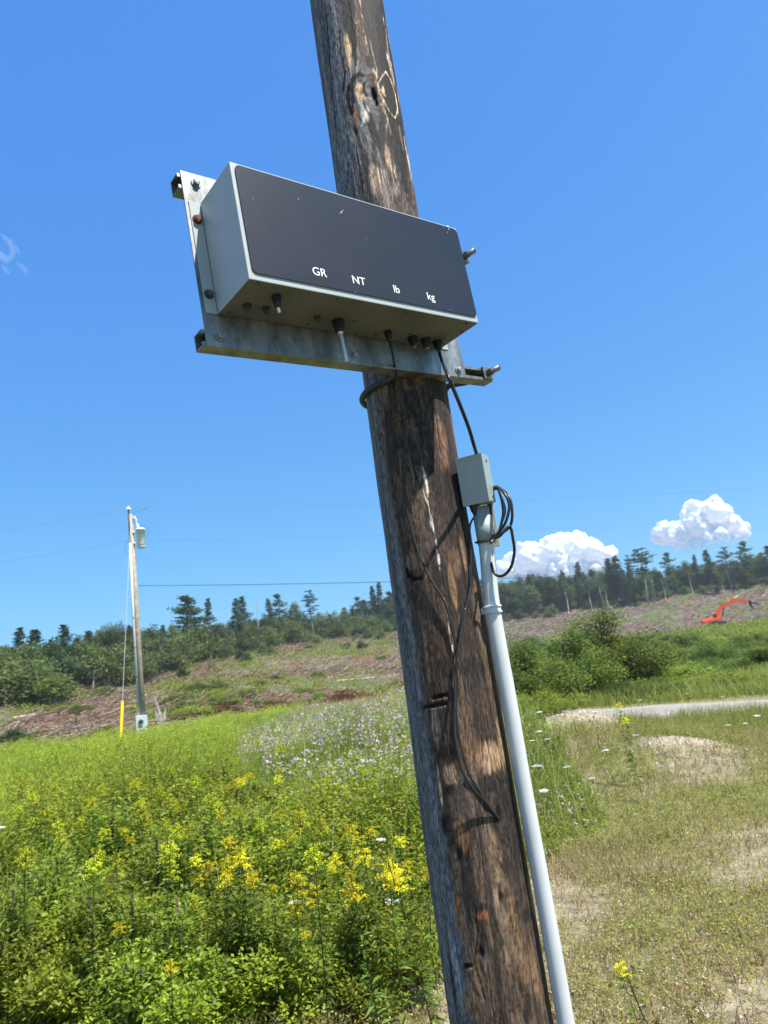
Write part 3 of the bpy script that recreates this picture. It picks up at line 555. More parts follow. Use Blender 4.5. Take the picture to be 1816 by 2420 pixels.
# ------------------------------------------------------------------ conduit, junction box, cables
def along(pts, offs): return [pole_hit(px, py, o)[0] for (px, py), o in zip(pts, offs)]
def make_conduit():
    base = at(1338.5, 2420, 2.13)
    t = empty('conduit_pipe', (base[0]+.01, base[1], 0), 'white plastic conduit pipe running up the right side of the front pole', 'conduit'); Mi = Vector(t.location)
    P = [(base[0]+.012, base[1], -.05), (base[0]+.003, base[1], .45)]+[tuple(at(x, y, 2.14)) for x, y in ((1338.5, 2420), (1300, 2200), (1242, 1880), (1204, 1660), (1165, 1440), (1152, 1310), (1147, 1268))]
    P = [(np.array(p)-np.array(Mi)) for p in P]
    bm = NB(); tube(bm, smooth_path(P, 5), .0222, 28); obj_bm('pipe', bm, M_PVC, t, True)
    a = at(1152, 1285, 2.14)-np.array(Mi); b = at(1141, 1222, 2.14)-np.array(Mi); c = at(1137, 1199, 2.14)-np.array(Mi)
    bm = NB(); tube(bm, [a, b], .0275, 28); m_ = b+(c-b)*.1; tube(bm, [b, m_, c], [.0275, .0225, .0225], 28); obj_bm('coupling', bm, M_PVC2, t, True)
    a = at(1148, 1275, 2.14)-np.array(Mi); b = at(1147.2, 1271, 2.14)-np.array(Mi)
    # pipe clamp
    ce = at(1164, 1441, 2.14)-np.array(Mi); bm = NB(); r = .0245
    for dz in (-.008, .008): 
        ring = [(ce[0]+r*math.cos(a_), ce[1]+r*math.sin(a_), ce[2]+dz) for a_ in np.linspace(0, 2*math.pi, 25)]; tube(bm, ring, .0038, 6, False)
    cyl(bm, (ce[0], ce[1], ce[2]-.010), (ce[0], ce[1], ce[2]+.010), .0252, seg=28); box(bm, ce[0]-.046, ce[0]-.018, ce[1]+.005, ce[1]+.012, ce[2]-.009, ce[2]+.009, .001, 1); cyl(bm, (ce[0]-.04, ce[1]+.006, ce[2]), (ce[0]-.044, ce[1]-.006, ce[2]), .0035, seg=8)
    obj_bm('pipe_clamp', bm, M_PVC, t, False)
    bm = NB(); p = at(1147.5, 1279, 2.14)-np.array(Mi); ring = [(p[0]+.0285*math.cos(a_), p[1]+.0285*math.sin(a_), p[2]+.003*math.sin(a_)) for a_ in np.linspace(0, 2*math.pi, 25)]; tube(bm, ring, .003, 6, False); obj_bm('cable_tie', bm, M_BLACK, t)
make_conduit()
JY = rad(-27); JW, JD, JH = .078, .062, .140; JC = at(1156, 1183, 2.085)
def make_junction():
    t = empty('junction_box', JC, 'small grey metal junction box on top of the white conduit', 'junction box', rot=(rad(4), rad(1), JY))
    bm = NB(); box(bm, -JW, 0, .003, JD, 0, JH, .0015, 2); obj_bm('body', bm, M_PVC2, t)
    bm = NB(); box(bm, -JW-.002, .002, -.001, .0025, -.002, JH+.002, .0012, 2); obj_bm('cover', bm, simple('cover_paint', (.30, .34, .32), .4, noise=.05), t)
    for y, z in ((.035, JH-.018), (.04, .016)): bm = NB(); cyl(bm, (.0002, y, z), (.0025, y, z), .0035, seg=10); obj_bm('screw', bm, M_RUST, t)
    bm = NB(); cyl(bm, (-JW*.72, .028, -.0005), (-JW*.72, .028, -.018), .016, .013, seg=8); cyl(bm, (-JW*.72, .028, -.018), (-JW*.72, .028, -.030), .011, .007, seg=12); obj_bm('cable_gland', bm, M_BLACK, t)
    return t
J = make_junction()
def jw(p): 
    M = Matrix.Rotation(JY, 3, 'Z') @ Matrix.Rotation(rad(1), 3, 'Y') @ Matrix.Rotation(rad(4), 3, 'X')
    return np.array(Vector(JC)+ (J.rotation_euler.to_matrix() @ Vector(p)))
def strip():
    p = at(1150, 1212, 2.16); bm = NB(); box(bm, -.014, .014, -.004, .004, -.10, .06, .001, 1); o = obj_bm('backing_strip', bm, simple('bare_wood_strip', (.34, .28, .20), .7, noise=.15)); o.location = (p[0]+.012, p[1]+.02, p[2]); tag(o, 'pale narrow strip behind the grey coupling under the junction box', 'strip')
strip()
def cable(name, pts, r, mat, label, n=8):
    P = smooth_path(pts, n); o0 = P[0].copy(); bm = NB(); tube(bm, [p-o0 for p in P], r, 10); o = obj_bm(name, bm, mat, None, True); o.location = o0; return tag(o, label, 'cable')
q = lambda x, y, d: at(x, y, d)
c0 = pw(GL['cable']); top = jw((-.022, .03, JH-.002))
cable('power_cable', [c0, pw((GL['cable'][0], GL['cable'][1], -.05)), q(1060, 890, 1.80), q(1085, 950, 1.90), q(1108, 1010, 1.98), q(1120, 1050, 2.03), top], .0052, M_CABLE, 'thick black cable from the right end of the display box down to the junction box')
w0 = pw(GL['wire'])
L4 = lambda x, y: (820+x/3.686, 880+y/3.686); L5 = lambda x, y: (880+x/3.686, 1440+y/3.686)
wpts = [L4(440, 60), L4(490, 260), L4(515, 420), L4(512, 600), L4(505, 900), L4(510, 1100), L4(545, 1300), L4(620, 1560), L4(720, 1780), L4(830, 1960), L4(890, 2120), L5(715, 250), L5(735, 420), L5(728, 560), L5(722, 760), L5(718, 1000), L5(735, 1200), L5(780, 1390), L5(860, 1540), L5(960, 1650), L5(1040, 1750), L5(1105, 1835)]
wof = [.055, .03, .02, .012, .010, .012, .010, .008, .010, .014, .012, .012, .010, .014, .022, .032, .038, .036, .030, .024, .014, .002]
cable('signal_wire', [w0, pw((GL['wire'][0], GL['wire'][1], -.06))]+along(wpts, wof), .0034, M_CABLE_W, 'thin scuffed black wire hanging down the middle of the front pole')
jb = jw((-JW*.72, .028, -.028))
w2 = [L4(1075, 1330), L4(1075, 1500), L4(1085, 1700), L4(1075, 1860), L4(1040, 2040), L5(800, 30), L5(760, 260), L5(738, 400), L5(733, 520), L5(742, 620), L5(732, 800), L5(738, 1000), L5(770, 1180), L5(830, 1400), L5(900, 1530), L5(1000, 1680), L5(1095, 1815)]
cable('return_wire', [jb]+along(w2, [.012, .010, .012, .010, .012, .014, .018, .018, .016, .012, .010, .010, .010, .010, .008, .008, .002]), .0030, M_CABLE, 'black wire leaving the underside of the junction box and crossing the thin wire')
# coil of spare cable to the right of the junction box
cp = []
loops = [((1183, 1195), 26, 78), ((1180, 1200), 36, 82), ((1186, 1196), 33, 70), ((1178, 1205), 42, 76)]
tie = (1162, 1279)
pts = [q(1160, 1283, 2.09)]
for i, ((tx, ty), w, h) in enumerate(loops):
    dd = 2.10+.012*i
    pts += [q(1172+4*i, 1268-2*i, dd), q(1195+6*i, 1235+3*i, dd-.015), q(1204+3.2*i, 1195+3*i, dd-.02), q(1192+4*i, 1165+2*i, dd-.01), q(1172+2*i, 1150+2*i, dd+.03), q(1158, 1170, dd+.06), q(1160, 1220, dd+.06), q(1160-i, 1262, dd+.03)] if i % 2 == 0 else [q(1176, 1262, dd), q(1186, 1235, dd), q(1188+2*i, 1205, dd), q(1183, 1170, dd), q(1172, 1150, dd+.04), q(1160, 1175, dd+.06), q(1162, 1230, dd+.05), q(1161, 1268, dd+.02)]
pts += [q(1180, 1268, 2.06), q(1204, 1243, 2.06), q(1213, 1275, 2.07), q(1216, 1305, 2.08), q(1208, 1340, 2.09), q(1190, 1360, 2.10), q(1172, 1358, 2.11), q(1162, 1335, 2.12), q(1161, 1310, 2.14)]
cable('coiled_cable', pts, .0042, M_CABLE, 'coil of spare black cable tied to the conduit coupling beside the junction box', 7)
#PART3
# ------------------------------------------------------------------ vegetation builders
def unit(v): return v/np.maximum(np.linalg.norm(v, axis=-1, keepdims=True), 1e-9)
def rnd_dirs(n, upmin=-.2, upmax=1.0, rng=RNG):
    a = rng.uniform(0, 2*np.pi, n); z = rng.uniform(upmin, upmax, n); h = np.sqrt(np.maximum(1-z*z, 0)); return np.stack([np.cos(a)*h, np.sin(a)*h, z], -1)
def leaves(P, D, L, W, droop=.15, rng=RNG, fat=.45):
    """leaf shaped quads: P base, D direction, L length, W width -> V (4n,3)"""
    n = len(P); D = unit(D); S = unit(np.cross(D, np.array([0, 0, 1.])+rng.normal(0, .45, (n, 3)))); L = np.broadcast_to(L, n)[:, None]; W = np.broadcast_to(W, n)[:, None]
    Dn = np.array([0, 0, -1.]); tip = P+D*L+Dn*L*droop; m = P+D*L*fat
    V = np.stack([P, m+S*W/2, tip, m-S*W/2], 1); return V.reshape(-1, 3)
def blades(P, D, L, W, bend, rng=RNG):
    n = len(P); D = unit(D); a = rng.uniform(0, 2*np.pi, n); S = np.stack([np.cos(a), np.sin(a), np.zeros(n)], -1); L = np.broadcast_to(L, n)[:, None]; W = np.broadcast_to(W, n)[:, None]
    B = np.stack([-np.sin(a), np.cos(a), np.zeros(n)], -1)*np.broadcast_to(bend, n)[:, None]; m = P+D*L*.55+B*L*.25; t = P+D*L*.95+B*L-np.array([0, 0, 1.])*L*.12*np.abs(np.broadcast_to(bend, n))[:, None]
    V = np.stack([P-S*W/2, P+S*W/2, m+S*W*.4, m-S*W*.4, t+S*W*.06, t-S*W*.06], 1).reshape(-1, 3)
    b = (np.arange(n)*6)[:, None]; F = np.concatenate([b+np.array([[0, 1, 2, 3]]), b+np.array([[3, 2, 4, 5]])], 0); return V, F
def quadF(n): return np.arange(n*4).reshape(-1, 4)
def rep(c, k): return np.repeat(c, k, axis=0)
def cmix(a, b, t): a = np.array(a); b = np.array(b); return a*(1-t[:, None])+b*t[:, None]
class Cards:
    def __init__(s): s.V = []; s.C = []; s.F = []; s.n = 0
    def add(s, V, F, C): s.V.append(V); s.F.append(F+s.n); s.C.append(C); s.n += len(V)
    def leaf(s, P, D, L, W, C, **k): V = leaves(P, D, L, W, **k); s.add(V, quadF(len(P)), rep(C, 4))
    def blade(s, P, D, L, W, bend, C): V, F = blades(P, D, L, W, bend); s.add(V, F, rep(C, 6))
    def rods(s, A, B, r, C, r2=None):
        n = len(A); d = unit(B-A); u = unit(np.cross(d, np.array([.3, .1, 1.])+0*d)); v = np.cross(d, u); r = np.broadcast_to(r, n)[:, None]; r2 = r*.6 if r2 is None else np.broadcast_to(r2, n)[:, None]
        ring = [u*math.cos(t)+v*math.sin(t) for t in (0, 2.094, 4.189)]
        V = np.stack([A+q*r for q in ring]+[B+q*r2 for q in ring], 1).reshape(-1, 3); b = (np.arange(n)*6)[:, None]
        F = np.concatenate([b+np.array([[i, (i+1) % 3, (i+1) % 3+3, i+3]]) for i in range(3)], 0); s.add(V, F, rep(C, 6))
    def build(s, name, mat, parent=None, smooth=False): return np_mesh(name, np.concatenate(s.V), np.concatenate(s.F), mat, parent, col=np.concatenate(s.C), smooth=smooth)
def scatter(n, r0, r1, t0=-.68, t1=.72, pw_=1.5, rng=RNG):
    """ground points in the wedge ahead; density falls with distance"""
    u = rng.random(n); a = 2-pw_
    r = (r0**a+(r1**a-r0**a)*u)**(1/a) if abs(a) > 1e-3 else r0*(r1/r0)**u
    b = np.arctan(rng.uniform(t0, t1, n)); x = np.sin(b)*r; y = np.cos(b)*r; z = terr(x, y); P = np.stack([x, y, z], -1); PX, PY = proj(P); return P, PX, PY, r
OVER = lambda PX, PY: (PX > -350) & (PX < 2170)
def lushness(P):
    s = 0
    for dx, dy in ((0, 0), (0, -.35), (0, -.8), (.4, -.2), (-.4, -.2), (.8, 0)):
        Q = P+np.array([dx, dy, 0]); Q[:, 2] = terr(Q[:, 0], Q[:, 1]); a, b = proj(Q); s = s+inpoly(a, b, LUSH)
    return s/6.
def GH(px, py, h, lo=3, hi=300):
    v = ray(px, py); hh = math.hypot(v[0], v[1]); rr = np.geomspace(lo, hi, 1200); P = EYE[None]+v[None]*(rr/hh)[:, None]; b = P[:, 2] < terr(P[:, 0], P[:, 1])+h
    p = P[int(np.argmax(b))] if b.any() else P[-1]; return onground(p[0], p[1])
CLOV = [(560, 1760), (700, 1700), (930, 1600), (1250, 1650), (1330, 1760), (1437, 1951), (1311, 2030), (1100, 2060), (990, 1990), (830, 1960), (660, 1930), (580, 1850)]
def lush_field():
    n = 84000; P, PX, PY, r = scatter(n, 3.6, 46, pw_=1.35); k = inpoly(PX, PY, LUSH) & OVER(PX, PY); P = P[k]; r = r[k]; PX = PX[k]; PY = PY[k]; n = len(P); lf = lushness(P)
    x, y = P[:, 0], P[:, 1]; s1 = fbm(x*.8+60, y*.8+60, 201, 3); s2 = fbm(x*1.6+60, y*1.6+60, 202, 3); s3 = fbm(x*.4+60, y*.4+60, 203, 3)
    clov = inpoly(PX, PY, CLOV); far = np.clip((r-14)/12, 0, 1)
    clump = sstep(.32, .66, fbm(x*.75+30, y*.75+30, 209, 3)); hh = (.28+.62*lf)*(.34+.88*clump)*(.72+.56*s1)*RNG.uniform(.65, 1.15, n)*np.where(clov, np.where(PX > 1050, .20, .62), 1)*(1-.25*far)
    hh = hh*np.clip((r-2.4)/6.5, .35, 1)
    # ---- leafy broad weeds
    c = Cards(); g = Cards(); cl = Cards()
    broad = (~clov) & (s2+.25*(PY > 2000)*(PX > 150)-.12*(r > 16) > .52); feath = (~clov) & ~broad
    def species(mask, nl, L, W, up, colA, colB, cards, curve=.2, base=.15, spread=.10):
        Q = P[mask]; H = hh[mask]; R = r[mask]; m = len(Q); k = nl; f = RNG.random((m, k))**.75*(1-base)+base
        lean = RNG.normal(0, .26, (m, 2)); tone = (fbm(Q[:, 0]*1.1+70, Q[:, 1]*1.1+70, 207, 3)-.5)[:, None]*1.3; pos = Q[:, None, :]+np.stack([lean[:, :1]*f*H[:, None]+RNG.normal(0, .008, (m, k)), lean[:, 1:]*f*H[:, None]+RNG.normal(0, .008, (m, k)), f*H[:, None]], -1)
        D = rnd_dirs(m*k, *up); sc = (1+.9*np.clip((R-9)/20, 0, 1.6))[:, None]*(1.15-.45*f)*RNG.uniform(.7, 1.3, (m, k))
        t = np.clip((f-.25)*.75+RNG.normal(0, .22, (m, k))+.5*(s3[mask][:, None]-.4)+tone, 0, 1); C = cmix(colA, colB, t.ravel()); yl = (RNG.random(m*k) < .03)[:, None]; C = np.where(yl, np.array([.30, .24, .04]), C)  # leaf colour lightens with height, painting in light from above
        cards.leaf(pos.reshape(-1, 3), D, L*sc.ravel(), W*sc.ravel(), C, droop=curve)
        return Q, H, lean
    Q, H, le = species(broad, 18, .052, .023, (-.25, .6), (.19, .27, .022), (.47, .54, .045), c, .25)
    c.rods(Q, Q+np.stack([le[:, 0]*H, le[:, 1]*H, H*.9], -1), .0022, cmix((.16, .20, .04), (.20, .14, .06), RNG.random(len(Q))))
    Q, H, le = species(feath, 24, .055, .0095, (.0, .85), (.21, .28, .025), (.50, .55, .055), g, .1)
    g.rods(Q, Q+np.stack([le[:, 0]*H, le[:, 1]*H, H*.9], -1), .0016, cmix((.18, .24, .04), (.24, .24, .07), RNG.random(len(Q))))
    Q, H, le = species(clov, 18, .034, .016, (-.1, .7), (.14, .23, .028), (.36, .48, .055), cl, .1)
    tag(c.build('leafy_weeds', M_LEAF), kind='stuff', label='broad leaved bright green weeds filling the lower left of the field', cat='weeds')
    tag(g.build('meadow_plants', M_LEAF), kind='stuff', label='narrow leaved yellow green meadow plants covering the left field', cat='meadow')
    tag(cl.build('clover_leaves', M_LEAF), kind='stuff', label='low dark green clover foliage on the mound behind the pole', cat='ground cover')
    # ---- clover flower heads
    m_ = clov & (RNG.random(n) < np.where(PX > 1050, .20, .45)); Q = P[m_]; H = hh[m_]; R = r[m_]; pat = fbm(Q[:, 0]*.9+20, Q[:, 1]*.9+20, 222, 3)*.9+RNG.random(len(Q))*.35; k = pat > .50; Q = Q[k]; H = H[k]; R = R[k]; f = Cards()
    for j in range(3):
        m = len(Q); pos = Q+np.stack([RNG.normal(0, .09, m), RNG.normal(0, .09, m), H*RNG.uniform(.85, 1.3, m)], -1); C = cmix((.84, .72, .75), (.70, .38, .56), np.clip(RNG.normal(.35, .3, m), 0, 1)); s = RNG.uniform(.013, .025, m)*np.where(Q[:, 0]/Q[:, 1] > .10, .6, 1)*(1+.2*np.clip((R-10)/8, 0, 1))
        for q_ in range(4): f.leaf(pos-rnd_dirs(m, -1, 1)*s[:, None]*.5, rnd_dirs(m, -.3, 1), s*1.5, s*1.2, C*RNG.uniform(.7, 1.1, (m, 1)), droop=0)
        Q = Q[RNG.random(len(Q)) < .6]; H = hh[:len(Q)] if False else (terr(Q[:, 0], Q[:, 1])*0+np.where(Q[:, 0]/Q[:, 1] > .10, .10, .40)); R = np.hypot(Q[:, 0], Q[:, 1])
    tag(f.build('clover_flowers', M_PETAL), kind='stuff', label='mass of small pink and white clover flower heads on the mound', cat='flowers')
    # ---- tall grasses, denser at the far edge of the field
    P2, PX2, PY2, r2 = scatter(60000, 3.8, 48, pw_=1.0); k = inpoly(PX2, PY2, LUSH) & OVER(PX2, PY2) & (RNG.random(len(P2)) < np.where(r2 > 22, 1, .60)); P2 = P2[k]; r2 = r2[k]; m = len(P2); l2 = lushness(P2)
    n1 = fbm(P2[:, 0]*.3+9, P2[:, 1]*.3+9, 231, 3); C = cmix((.22, .28, .035), (.55, .48, .19), np.clip((n1-.35)*2.2*(.35+.65*np.clip((r2-16)/16, 0, 1))+RNG.normal(0, .15, m)+(RNG.random(m) < .22)*.6, 0, 1))
    tg = Cards(); D = np.stack([RNG.normal(.12, .22, m), RNG.normal(0, .2, m), np.ones(m)], -1)
    tg.blade(P2, D, RNG.uniform(.35, .85, m)*(.45+.55*l2), .0075*(1+1.6*np.clip((r2-8)/25, 0, 1)), RNG.normal(0, .35, m), C); tag(tg.build('tall_grass', M_GRASS), kind='stuff', label='tall pale grass among the meadow plants', cat='grass')
lush_field()
def dry_ground():
    n = 250000; P, PX, PY, r = scatter(n, 2.6, 24, pw_=1.15); k = ~inpoly(PX, PY, LUSH) & (PX > -300) & (PX < 2400)
    bare = fbm(P[:, 0]*1.3+50, P[:, 1]*1.3+50, 21, 5, .6); tl = fbm(P[:, 0]*.7+10, P[:, 1]*.7+10, 241, 3)
    k = k | (inpoly(PX, PY, LUSH) & (lushness(P) < .95) & (PX > -300))
    road = np.abs(np.interp(PX, [1240, 1816, 2300], [1705, 1662, 1625])-PY); onroad = (PX > 1200) & (road < 21)
    mound = sum(np.exp(-((P[:, 0]-c[0])**2+(P[:, 1]-c[1])**2)/(2*(s*.65)**2)) for c, h, s in MOUNDS[3:5])
    k &= ~onroad & (RNG.random(n) < np.where(r > 12, 1.1, .30+.10*np.clip(r-5, 0, 5)+.65*sstep(.36, .54, bare))) & (RNG.random(n) > mound*1.0); P = P[k]; r = r[k]; bare = bare[k]; tl = tl[k]; PX = PX[k]; PY = PY[k]; m = len(P)
    green = np.clip((bare-.44)*2.6+(r-6.8)/7+RNG.normal(0, .25, m), 0, 1); H = RNG.uniform(.035, .13, m)*(1+1.0*np.clip((r-7)/9, 0, 1)+.8*(tl > .55))
    C = cmix((.44, .35, .19), (.21, .27, .055), green); C = np.where((RNG.random(m) < .12)[:, None], np.array([.20, .085, .035]), C)
    c = Cards(); D = np.stack([RNG.normal(0, .5, m), RNG.normal(0, .5, m), np.ones(m)], -1); c.blade(P, D, H, .0045*(1+.8*np.clip((r-5)/12, 0, 1)), RNG.normal(0, .5, m), C)
    tag(c.build('dry_grass', M_GRASS), kind='stuff', label='thin dry tan and green grass on the pale soil', cat='grass')
    # little rosettes and side leaves
    w = Cards(); q = RNG.random(m) < .30*(.5+green); Q = P[q]; R = r[q]; mm = len(Q); k = 7; pos = rep(Q, k)+np.stack([RNG.normal(0, .03, mm*k), RNG.normal(0, .03, mm*k), RNG.uniform(.005, .10, mm*k)*rep((1+.8*np.clip((R-7)/9, 0, 1))[:, None], k)[:, 0]], -1)
    C = cmix((.19, .23, .035), (.40, .41, .06), RNG.random(mm*k)); C = np.where((RNG.random(mm*k) < .10)[:, None], np.array([.36, .15, .05]), C)
    w.leaf(pos, rnd_dirs(mm*k, 0, .8), RNG.uniform(.014, .034, mm*k), RNG.uniform(.005, .010, mm*k), C); tag(w.build('small_weeds', M_LEAF), kind='stuff', label='small green and reddish weeds dotted over the dry ground', cat='weeds')
    f = Cards(); q = RNG.random(m) < .34; Q = P[q]; mm = len(Q); pos = Q+np.stack([RNG.normal(0, .02, mm), RNG.normal(0, .02, mm), RNG.uniform(.02, .14, mm)*(1+.5*np.clip((np.hypot(Q[:, 0], Q[:, 1])-7)/9, 0, 1))], -1)
    u = RNG.random(mm)[:, None]; yz = (fbm(Q[:, 0]*.9+3, Q[:, 1]*.9+3, 251, 3) > .52)[:, None]; C = np.where(u < .66, np.array([.40, .32, .22]), np.where(yz, np.array([.62, .50, .03]), np.array([.50, .44, .33])))
    for j in range(2): f.leaf(pos, rnd_dirs(mm, -.2, 1), RNG.uniform(.006, .014, mm), RNG.uniform(.004, .008, mm), C)
    tag(f.build('seed_heads', M_PETAL), kind='stuff', label='tiny tan seed heads and yellow specks over the dry grass', cat='flowers')
    # litter and stones
    P, PX, PY, r = scatter(26000, 2.6, 20, pw_=1.2); mound = sum(np.exp(-((P[:, 0]-c[0])**2+(P[:, 1]-c[1])**2)/(2*(s*.8)**2)) for c, h, s in MOUNDS[3:5])
    k = ~inpoly(PX, PY, LUSH) & (RNG.random(len(P)) < .25+mound); P = P[k]; mound = mound[k]*0
    for c_, h_, s_ in MOUNDS[3:5]: q = np.array(c_)+RNG.normal(0, s_*.75, (1100, 2)); P = np.concatenate([P, np.column_stack([q, terr(q[:, 0], q[:, 1])])]); mound = np.concatenate([mound, np.full(1100, .8)])
    m = len(P); s = RNG.uniform(.004, .013, m)*(1+2.4*mound*RNG.random(m)**3); oc = unit(np.array([[1, 0, 0], [0, 1, 0], [-1, 0, 0], [0, -1, 0], [0, 0, .8], [0, 0, -.5]], float))
    V = P[:, None, :]+oc[None]*s[:, None, None]*RNG.uniform(.6, 1.5, (m, 6, 3)); b = (np.arange(m)*6)[:, None]; F = np.concatenate([b+np.array([[i, (i+1) % 4, 4]]) for i in range(4)]+[b+np.array([[(i+1) % 4, i, 5]]) for i in range(4)], 0)
    C = cmix((.24, .21, .17), (.50, .45, .37), RNG.random(m)); o = np_mesh('gravel', V.reshape(-1, 3), F, M_STONE, col=rep(C, 6)); tag(o, kind='stuff', label='small pale stones on the soil and mounds', cat='gravel')
dry_ground()

# ---- single flowering plants
def goldenrod(kind, label, group):
    t = empty('goldenrod', (0, 0, 0), label, 'goldenrod', group); rng = np.random.default_rng(kind+50); H = .95
    c = Cards(); n = 9; z = np.linspace(0, H, n); px_ = .05*np.sin(z*2.2+kind); P = np.stack([px_, .02*z, z], -1); c.rods(P[:-1], P[1:], .0035, np.tile([[.10, .12, .03]], (n-1, 1))); c.build('stem', M_GRASS, t)
    c = Cards(); k = 90; f = rng.uniform(.08, .86, k); pos = np.stack([.05*np.sin(f*H*2.2+kind), .02*f*H, f*H], -1); c.leaf(pos, rnd_dirs(k, -.1, .5, rng), .085*(1.1-.6*f), .015, cmix((.08, .13, .02), (.20, .28, .03), rng.random(k)), droop=.25); c.build('leaves', M_LEAF, t)
    c = Cards()
    for j in range(9 if kind < 3 else 11):
        a = j*2.4; z0 = H*(.86+.13*j/13); L = .064*(1.05-.6*j/14); s = np.linspace(.1, 1, 14); base = np.array([.05*math.sin(z0*2.2+kind), .02*z0, z0])
        pts = base+np.stack([np.cos(a)*s*L, np.sin(a)*s*L, (s-.9*s*s)*L*.7], -1); pts = np.repeat(pts, 3, 0); m = len(pts); pts = pts+rng.normal(0, .006, (m, 3))
        col = cmix((.68, .58, .01), (.82, .74, .04), rng.random(m)) if kind < 3 else cmix((.40, .46, .03), (.66, .62, .03), rng.random(m)); c.leaf(pts, rnd_dirs(m, .1, 1, rng), rng.uniform(.006, .013, m), .007, col)
    c.build('flower_head', M_PETAL, t); return t
def white_umbel(label, group):
    t = empty('white_wildflower', (0, 0, 0), label, 'wildflower', group); rng = np.random.default_rng(9); H = .6; c = Cards()
    A_ = np.array([[0, 0, 0], [0, 0, .35]]); c.rods(np.array([[0, 0, 0.], [.01, 0, .35]]), np.array([[.01, 0, .35], [0, .01, H]]), .003, np.tile([[.10, .13, .05]], (2, 1)))
    k = 14; a = rng.uniform(0, 6.28, k); e = np.stack([np.cos(a)*.035, np.sin(a)*.035, np.full(k, H+.035)], -1); c.rods(np.tile([[0, .01, H]], (k, 1)), e, .001, np.tile([[.12, .15, .06]], (k, 1))); c.build('stem', M_GRASS, t)
    c = Cards(); k = 230; rr = np.sqrt(rng.random(k))*.046; a = rng.uniform(0, 6.28, k); pos = np.stack([np.cos(a)*rr, np.sin(a)*rr, H+.036-rr*.25+rng.normal(0, .002, k)], -1); c.leaf(pos, rnd_dirs(k, -.1, .4, rng), .010, .009, np.tile([[.80, .80, .76]], (k, 1)), droop=0); c.build('flower_head', M_PETAL, t); return t
def place(proto, used, p, s, rz=None, label=None, group=None, rot=None):
    o = proto if not used else copy_tree(proto); o.location = p; o.scale = (s, s, s); o.rotation_euler = rot if rot is not None else (random.uniform(-.1, .1), random.uniform(-.1, .1), random.uniform(0, 6.28) if rz is None else rz)
    if label: o['label'] = label
    if group: o['group'] = group
    return o
GOLD = [(600, 1985), (545, 1998), (492, 2012), (552, 2028), (375, 2125), (432, 2122), (815, 2015), (802, 2058), (868, 1925), (825, 1932), (885, 1985), (905, 2000), (942, 1992), (965, 2045), (985, 2040), (702, 2075), (742, 2085), (668, 2060), (605, 2085), (690, 1800), (655, 1828), (618, 1825), (585, 1832), (545, 1828), (488, 1915), (302, 1960), (282, 1975), (165, 1922), (748, 2175), (375, 2240),    (525, 1960), (570, 2010), (510, 2030), (640, 2040), (925, 2065), (880, 2080), (790, 1990), (850, 2000), (470, 1995), (1000, 1945),
        (350, 2105), (395, 2150), (720, 2110), (760, 2060), (920, 1950), (955, 1975), (1010, 2030), (560, 1965), (590, 2040), (835, 2070), (690, 2100), (300, 2190),  (450, 2080), (480, 2110), (650, 1985), (500, 2050)]
LIME = [(70, 1830), (140, 1845), (215, 1850), (290, 1815), (430, 1850), (470, 1830), (520, 1850), (110, 1900), (250, 1990), (330, 1985), (200, 2010), (50, 1930), (400, 2040), (260, 2090), (100, 2110), (330, 2080), (610, 1930), (680, 1960), (730, 1990), (850, 1960), (420, 1800), (380, 1790), (180, 1800), (620, 1740), (670, 1750), (95, 1862), (245, 1872), (340, 1828), (205, 1880), (350, 1905), (390, 1930), (430, 1945), (455, 1935), (180, 1955), (120, 1935), (330, 1880), (410, 1890), (270, 2010), (150, 2070), (60, 1990), (520, 1890), (560, 1900), (480, 1870), (300, 1835), (715, 1905), (755, 1930), (640, 1910), (30, 1900), (230, 1950), (380, 1850)]
gp = [goldenrod(i, 'x', 'x') for i in range(4)]; used = [False]*4
for i, (x, y) in enumerate(GOLD):
    k = i % 3; s = random.uniform(.62, .92)*(.72 if y > 2060 else 1); x += random.gauss(0, 22); y += random.gauss(0, 16); p = GH(x, y, .95*s)
    if y > 2060: lab = 'bright yellow flowering goldenrod in the nearest leafy weeds at lower left'; g_ = 'goldenrods nearest the camera'
    elif y > 1870: lab = 'bright yellow flowering goldenrod in the middle of the green field left of the pole'; g_ = 'goldenrods in the middle of the field'
    else: lab = 'yellow goldenrod spire beside the pink clover left of the pole'; g_ = 'goldenrods beside the clover'
    place(gp[k], used[k], p, s, None, lab, g_); used[k] = True
for x, y in LIME:
    s = random.uniform(.75, 1.0)*(.72 if y > 2060 else 1); place(gp[3], used[3], GH(x, y, .95*s), s, None, 'lime green goldenrod still in bud in the left field', 'budding goldenrods'); used[3] = True
place(gp[0], True, GH(1450, 1655, .9), .95, None, 'lone tall yellow goldenrod standing beside the gravel road', None)
place(gp[1], True, GH(1490, 1672, .9), .9, None, 'yellow goldenrod with drooping head in front of the gravel road', None)
o = place(gp[2], True, GH(1495, 2290, .5), .55, None, 'small yellow goldenrod alone in the dry grass at lower right', None)
for o in COL.objects:
    if o.name.startswith('goldenrod') and o.parent is None and o.get('label', '').startswith(('lone', 'yellow goldenrod with', 'small yellow goldenrod')) and 'group' in o: del o['group']
